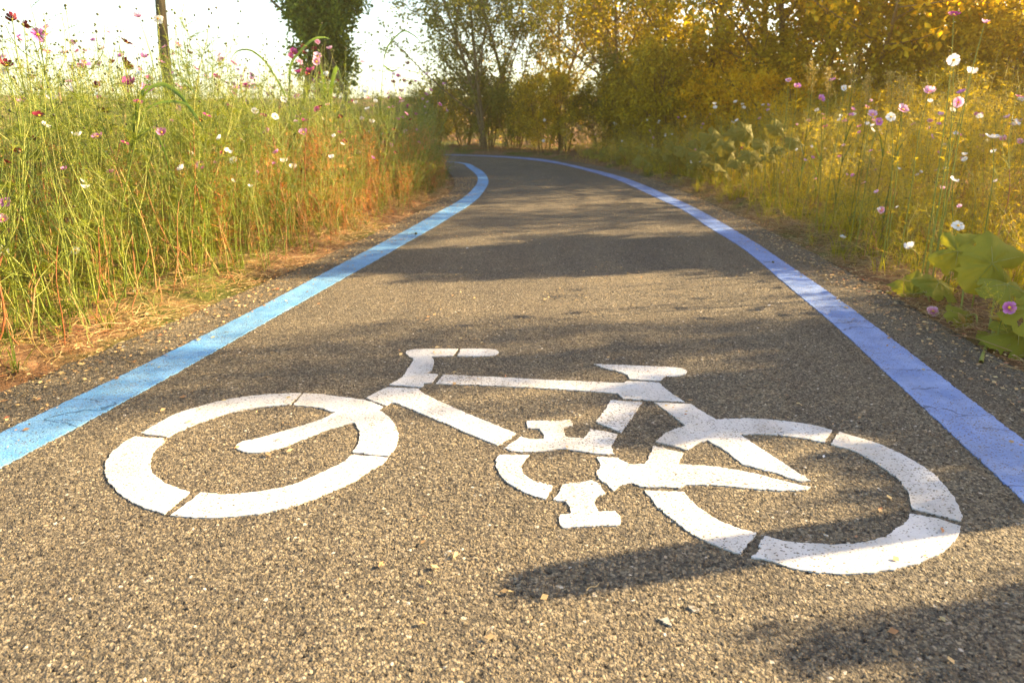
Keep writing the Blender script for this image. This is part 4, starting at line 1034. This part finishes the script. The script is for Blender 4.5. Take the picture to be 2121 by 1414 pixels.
squash('low squash plant spilling onto the asphalt in the right corner', [
    LF(2110, 690, 2.1, (-.1, -.4, 1), .22), LF(2010, 715, 2.3, (-.3, -.8, .4), .20), LF(2050, 780, 2.15, (-.5, -.8, .25), .17), LF(2100, 760, 2.05, (.0, -.7, .6), .17), LF(2085, 710, 2.3, (.1, -.5, .9), .20), LF(2150, 640, 2.3, (-.3, -.5, .8), .24)],
    (2.05, 2.35), seed=5)
far_patch(farl, (2.5, 6.1), 'far squash plant with one big leaf standing upright', 7)
far_patch([((1330, 330), 8.0, (-.2, -.6, .8), .34), ((1370, 315), 8.1, (.2, -.5, .8), .34), ((1400, 325), 7.6, (0, -.4, 1), .32), ((1350, 345), 7.6, (-.3, -.5, .8), .28)], (2.75, 7.8), 'squash plant lying beside the right blue line below the thicket', 8)
far_patch([((1420, 310), 7.2, (0, -.5, .9), .32), ((1400, 300), 7.6, (.3, -.5, .8), .3), ((1450, 338), 6.7, (-.2, -.4, .9), .3), ((1490, 342), 6.3, (.2, -.3, 1), .3)], (2.8, 6.9), 'middle squash plant of the patch along the right blue line', 9)
far_patch([((1250, 322), 9.6, (0, -.4, 1), .34), ((1290, 330), 9.0, (.2, -.5, .9), .32), ((1220, 312), 10.2, (-.2, -.4, 1), .32), ((1300, 310), 9.4, (.2, -.6, .8), .34)], (2.75, 9.4), 'farthest squash plant of the patch before the bend', 10)
far_patch([((1560, 320), 5.6, (-.1, -.5, .9), .3), ((1590, 300), 5.7, (.2, -.6, .8), .28), ((1530, 335), 5.5, (-.1, -.3, 1), .26)], (2.6, 5.5), 'squash plant right of the upright leaf', 11)

# ------------------------------------------------------------------ grasses with feathery plumes
def plume(px, top, bot, Y, label, seed):
    while dpath([W(px, bot, Y)[:2]])[0][0] < .5: Y *= 1.02
    rng = random.Random(seed); a = W(px, bot, Y); b = W(px+rng.uniform(-6, 6), top, Y); gz = hz(a[0], a[1]); o = np.array((a[0], a[1], gz)); r = empty('plume_grass', tuple(o))
    st = MB(); c = spline([np.zeros(3), (a-o), (b-o)], 8); tube(st, c, (.004, .001), 4)
    for k in range(5):
        an = rng.uniform(0, 6.28); p = c[rng.randrange(1, 6)]; e = p+np.array((math.cos(an)*.25, math.sin(an)*.25, .1)); md = (p+e)/2+np.array((0, 0, .12)); bl = spline([p, md, e], 4); ribbon(st, bl, np.linspace(.012, .002, len(bl)), fold=.2)
    st.obj('stem', M['reed'], r)
    pl = MB(); H = np.linalg.norm(b-a); ng = np.random.default_rng(seed); P = []; D = []
    for k in range(46):
        f = k/46; p = (a-o)+(b-a)*f; an = rng.uniform(0, 6.28); L = H*.46*math.sin(math.pi*min(1, f*.85+.15))*rng.uniform(.5, 1.1)
        e = p+np.array((math.cos(an)*L*.7, math.sin(an)*L*.7, L*.9)); tube(pl, [p, (p+e)/2+np.array((0, 0, .01)), e], (.0008, .0005), 3)
        t = ng.random(9)[:, None]; P.append(p+(e-p)*(t*.8+.2)+ng.normal(0, .007, (9, 3))); D.append(ng.normal(size=(9, 3))+np.array((0, 0, .6)))
    leafcloud(pl, np.concatenate(P), np.concatenate(D), .011, ng); pl.obj('plume', M['panicle'], r)
    tag(r, label, 'plume grass', 'grasses with feathery plumes')
for i, (px, t, b, Y, lb) in enumerate([(1680, 128, 195, 4.9, 'leftmost golden grass plume on the right bank'), (1716, 142, 205, 4.9, 'second golden grass plume from the left'), (1764, 112, 190, 4.7, 'tallest golden grass plume'),
                                     (1845, 148, 215, 4.6, 'broad golden grass plume right of the tallest one'), (1868, 160, 230, 4.5, 'golden grass plume behind the pink cluster'), (1798, 155, 215, 5.0, 'faint grass plume between the two broad ones'), (1800, 330, 410, 4.2, 'low reddish grass plume on the slope')]):
    plume(px, t, b, Y, lb, 40+i)

def bits(rng):
    mb = MB()
    for k in range(7):
        p = np.array((rng.uniform(-.12, .12), rng.uniform(-.12, .12), .003)); a = rng.uniform(0, 6.28); L = rng.uniform(.006, .028); d = np.array((math.cos(a), math.sin(a), 0)); n_ = np.array((-d[1], d[0], 0))*L*rng.uniform(.08, .4)
        mb.add([p, p+d*L*.5+n_+(0, 0, L*.2), p+d*L+(0, 0, L*.1), p+d*L*.5-n_], [(0, 1, 2), (0, 2, 3)], 0)
    return mb.arr()
brg = random.Random(3); bv = [bits(brg) for _ in range(6)]; mbb = MB()
P = pts_in(14000, lambda x, y, d, s: np.where((d < -.01) & (RG.random(len(x)) < np.where(d > -.16, 1, np.where(d > -.34, .35, .008))), 1, 0), brg, (-2.6, 2.8, 1.0, 12))
for x, y, _s in P: mbb.addmb(bv[brg.randrange(6)], rotz(brg.uniform(0, 6.28)), (x, y, .001))
tag(mbb.obj('plant_litter', M['straw']), 'fine dry leaf and stalk crumbs gathered along the edges of the asphalt', 'litter', kind='stuff')

# ------------------------------------------------------------------ small things lying on the asphalt
def litter(name, cat, px, py, label, kind, size, rz=0.0):
    x, y = G(px, py); mb = MB(); rng = random.Random(int(px+py*3))
    if kind == 'petal':
        V = [(0, 0, 0), (size*.5, size*.28, size*.12), (size, 0, size*.2), (size*.5, -size*.28, size*.1)]; mb.add(V, [(0, 1, 2), (0, 2, 3)]); mt = PET['white']
    elif kind == 'stone':
        blob(mb, (0, 0, size*.3), size*.5, 0, 7, .6); v = mb.V[0]; v += np.random.default_rng(int(px)).normal(0, size*.05, v.shape); mt = M['barkp']
    elif kind == 'twig':
        P = [(0, 0, .004), (size*.3, size*.06, .008), (size*.7, -size*.03, .006), (size, size*.05, .01)]; tube(mb, spline(P, 4), (.0016, .0009), 4); mt = M['straw']
    elif kind == 'leaf':
        V = [(0, 0, .002), (size*.35, size*.25, .012), (size*.8, size*.18, .006), (size, 0, .014), (size*.75, -size*.22, .004), (size*.3, -size*.2, .01)]; mb.add(V, [(0, 1, 2), (0, 2, 3), (0, 3, 4), (0, 4, 5)]); mt = M['straw']
    elif kind == 'head':
        blob(mb, (0, 0, size*.35), size*.42, 0, 7, .8); tube(mb, spline([(0, 0, size*.3), (-size*1.4, size*.2, .01), (-size*3, size*.5, .006)], 4), (.0015, .001), 4); mt = M['bud']
    o = mb.obj(name, mt, None, (x, y, .001)); o.rotation_euler = (0, 0, rz); tag(o, label, cat)
    return o
litter('seed_head', 'seed head', 862, 486, 'dark dried seed head lying on the left blue line with a thin stalk', 'head', .03, .6)
litter('seed_head', 'seed head', 1601, 545, 'small yellow seed head lying on the right blue line', 'head', .022, .2)
litter('twig', 'twig', 1215, 1226, 'short pale twig inside the long rounded shadow', 'twig', .035, .5)
litter('leaf', 'leaf', 60, 770, 'curled dry leaf at the soil edge in the left corner', 'leaf', .07, 2.6)
litter('petal', 'petal', 250, 719, 'white fallen petal on the asphalt by the soil edge', 'petal', .022, .3)
litter('petal', 'petal', 1705, 948, 'pale fallen petal inside the rear wheel of the bicycle', 'petal', .016, 1.0)
litter('petal', 'petal', 965, 515, 'tiny white petal in the shade band of the path', 'petal', .03, .8)
litter('stone', 'stone', 1990, 778, 'small white stone on the shaded asphalt right of the blue line', 'stone', .012)
litter('petal', 'petal', 1589, 633, 'white scrap on the sunlit asphalt near the right blue line', 'petal', .022, .0)
litter('stone', 'stone', 303, 655, 'pale pebble on the soil at the foot of the left bank', 'stone', .035)
for i, (px, py, sz) in enumerate([(1382, 1285, .013), (1440, 1262, .010)]):
    x, y = G(px, py); P_ = [(x+math.cos(a)*sz*(1+.5*math.sin(3*a+i)), y+math.sin(a)*sz*.8*(1+.4*math.cos(4*a)), 0) for a in np.linspace(0, 6.283, 14)[:-1]]
    o = link('paint_spot', paint_mesh('paint_spot', [[(p[0], p[1]) for p in P_]], M['whiteww'], .006)); tag(o, ['larger white paint spot on the asphalt near the bottom right', 'smaller white paint spot right of the larger one'][i], 'paint spot', 'spilt paint spots')

# ------------------------------------------------------------------ golden haze volume added to imitate the warm glow from the right
def haze(dens, col, g):
    x0, x1, y0, y1, z0, z1 = -71, 71, -31, 81, -6, 10.6
    mb = MB(); V = [(x, y, z) for z in (z0, z1) for y in (y0, y1) for x in (x0, x1)]
    F = [(0, 2, 3), (0, 3, 1), (4, 5, 7), (4, 7, 6), (0, 1, 5), (0, 5, 4), (2, 6, 7), (2, 7, 3), (0, 4, 6), (0, 6, 2), (1, 3, 7), (1, 7, 5)]
    mb.add(V, F)
    m = bpy.data.materials.new('haze'); m.use_nodes = True; t = m.node_tree; t.nodes.remove(t.nodes['Principled BSDF'])
    v = t.nodes.new('ShaderNodeVolumePrincipled'); v.inputs['Density'].default_value = dens; v.inputs['Color'].default_value = (*col, 1); v.inputs['Anisotropy'].default_value = g
    t.links.new(v.outputs[0], t.nodes['Material Output'].inputs['Volume'])
    tag(mb.obj('haze', m, smooth=False), kind='stuff')
haze(.0075, (1.0, .72, .26), .82)

# ------------------------------------------------------------------ light, sky, camera
AZ, EL_ = math.radians(76.7), math.radians(26)
S = Vector((math.sin(AZ)*math.cos(EL_), math.cos(AZ)*math.cos(EL_), math.sin(EL_)))
sun = bpy.data.lights.new('sun', 'SUN'); sun.energy = 5.0; sun.angle = math.radians(.55); sun.color = (1.0, .76, .43)
so = bpy.data.objects.new('sun', sun); COL.objects.link(so); so.rotation_euler = S.to_track_quat('Z', 'Y').to_euler(); so.location = (20, 5, 12)
w = bpy.data.worlds.new('World'); SC.world = w; w.use_nodes = True
sk = w.node_tree.nodes.new('ShaderNodeTexSky'); sk.sky_type = 'NISHITA'; sk.sun_disc = False; sk.sun_elevation = EL_; sk.sun_rotation = AZ
sk.air_density = 1.0; sk.dust_density = .7; sk.ozone_density = 1.0
bg = w.node_tree.nodes['Background']; w.node_tree.links.new(sk.outputs[0], bg.inputs[0]); bg.inputs[1].default_value = .088
cam = bpy.data.cameras.new('camera'); cam.sensor_width = 36; cam.lens = 36*FPX/2121; cam.clip_end = 3000; cam.clip_start = .02
co = bpy.data.objects.new('camera', cam); COL.objects.link(co); co.location = (0, 0, CAMH); co.rotation_euler = (math.pi/2-PITCH, 0, 0); SC.camera = co
cam.dof.use_dof = True; cam.dof.focus_distance = 2.3; cam.dof.aperture_fstop = 4.0
SC.view_settings.view_transform = 'Standard'; SC.view_settings.look = 'None'; SC.view_settings.exposure = 2.64; SC.view_settings.gamma = 1
SC.cycles.max_bounces = 6; SC.cycles.transparent_max_bounces = 4; SC.cycles.transmission_bounces = 4; SC.cycles.use_denoising = True
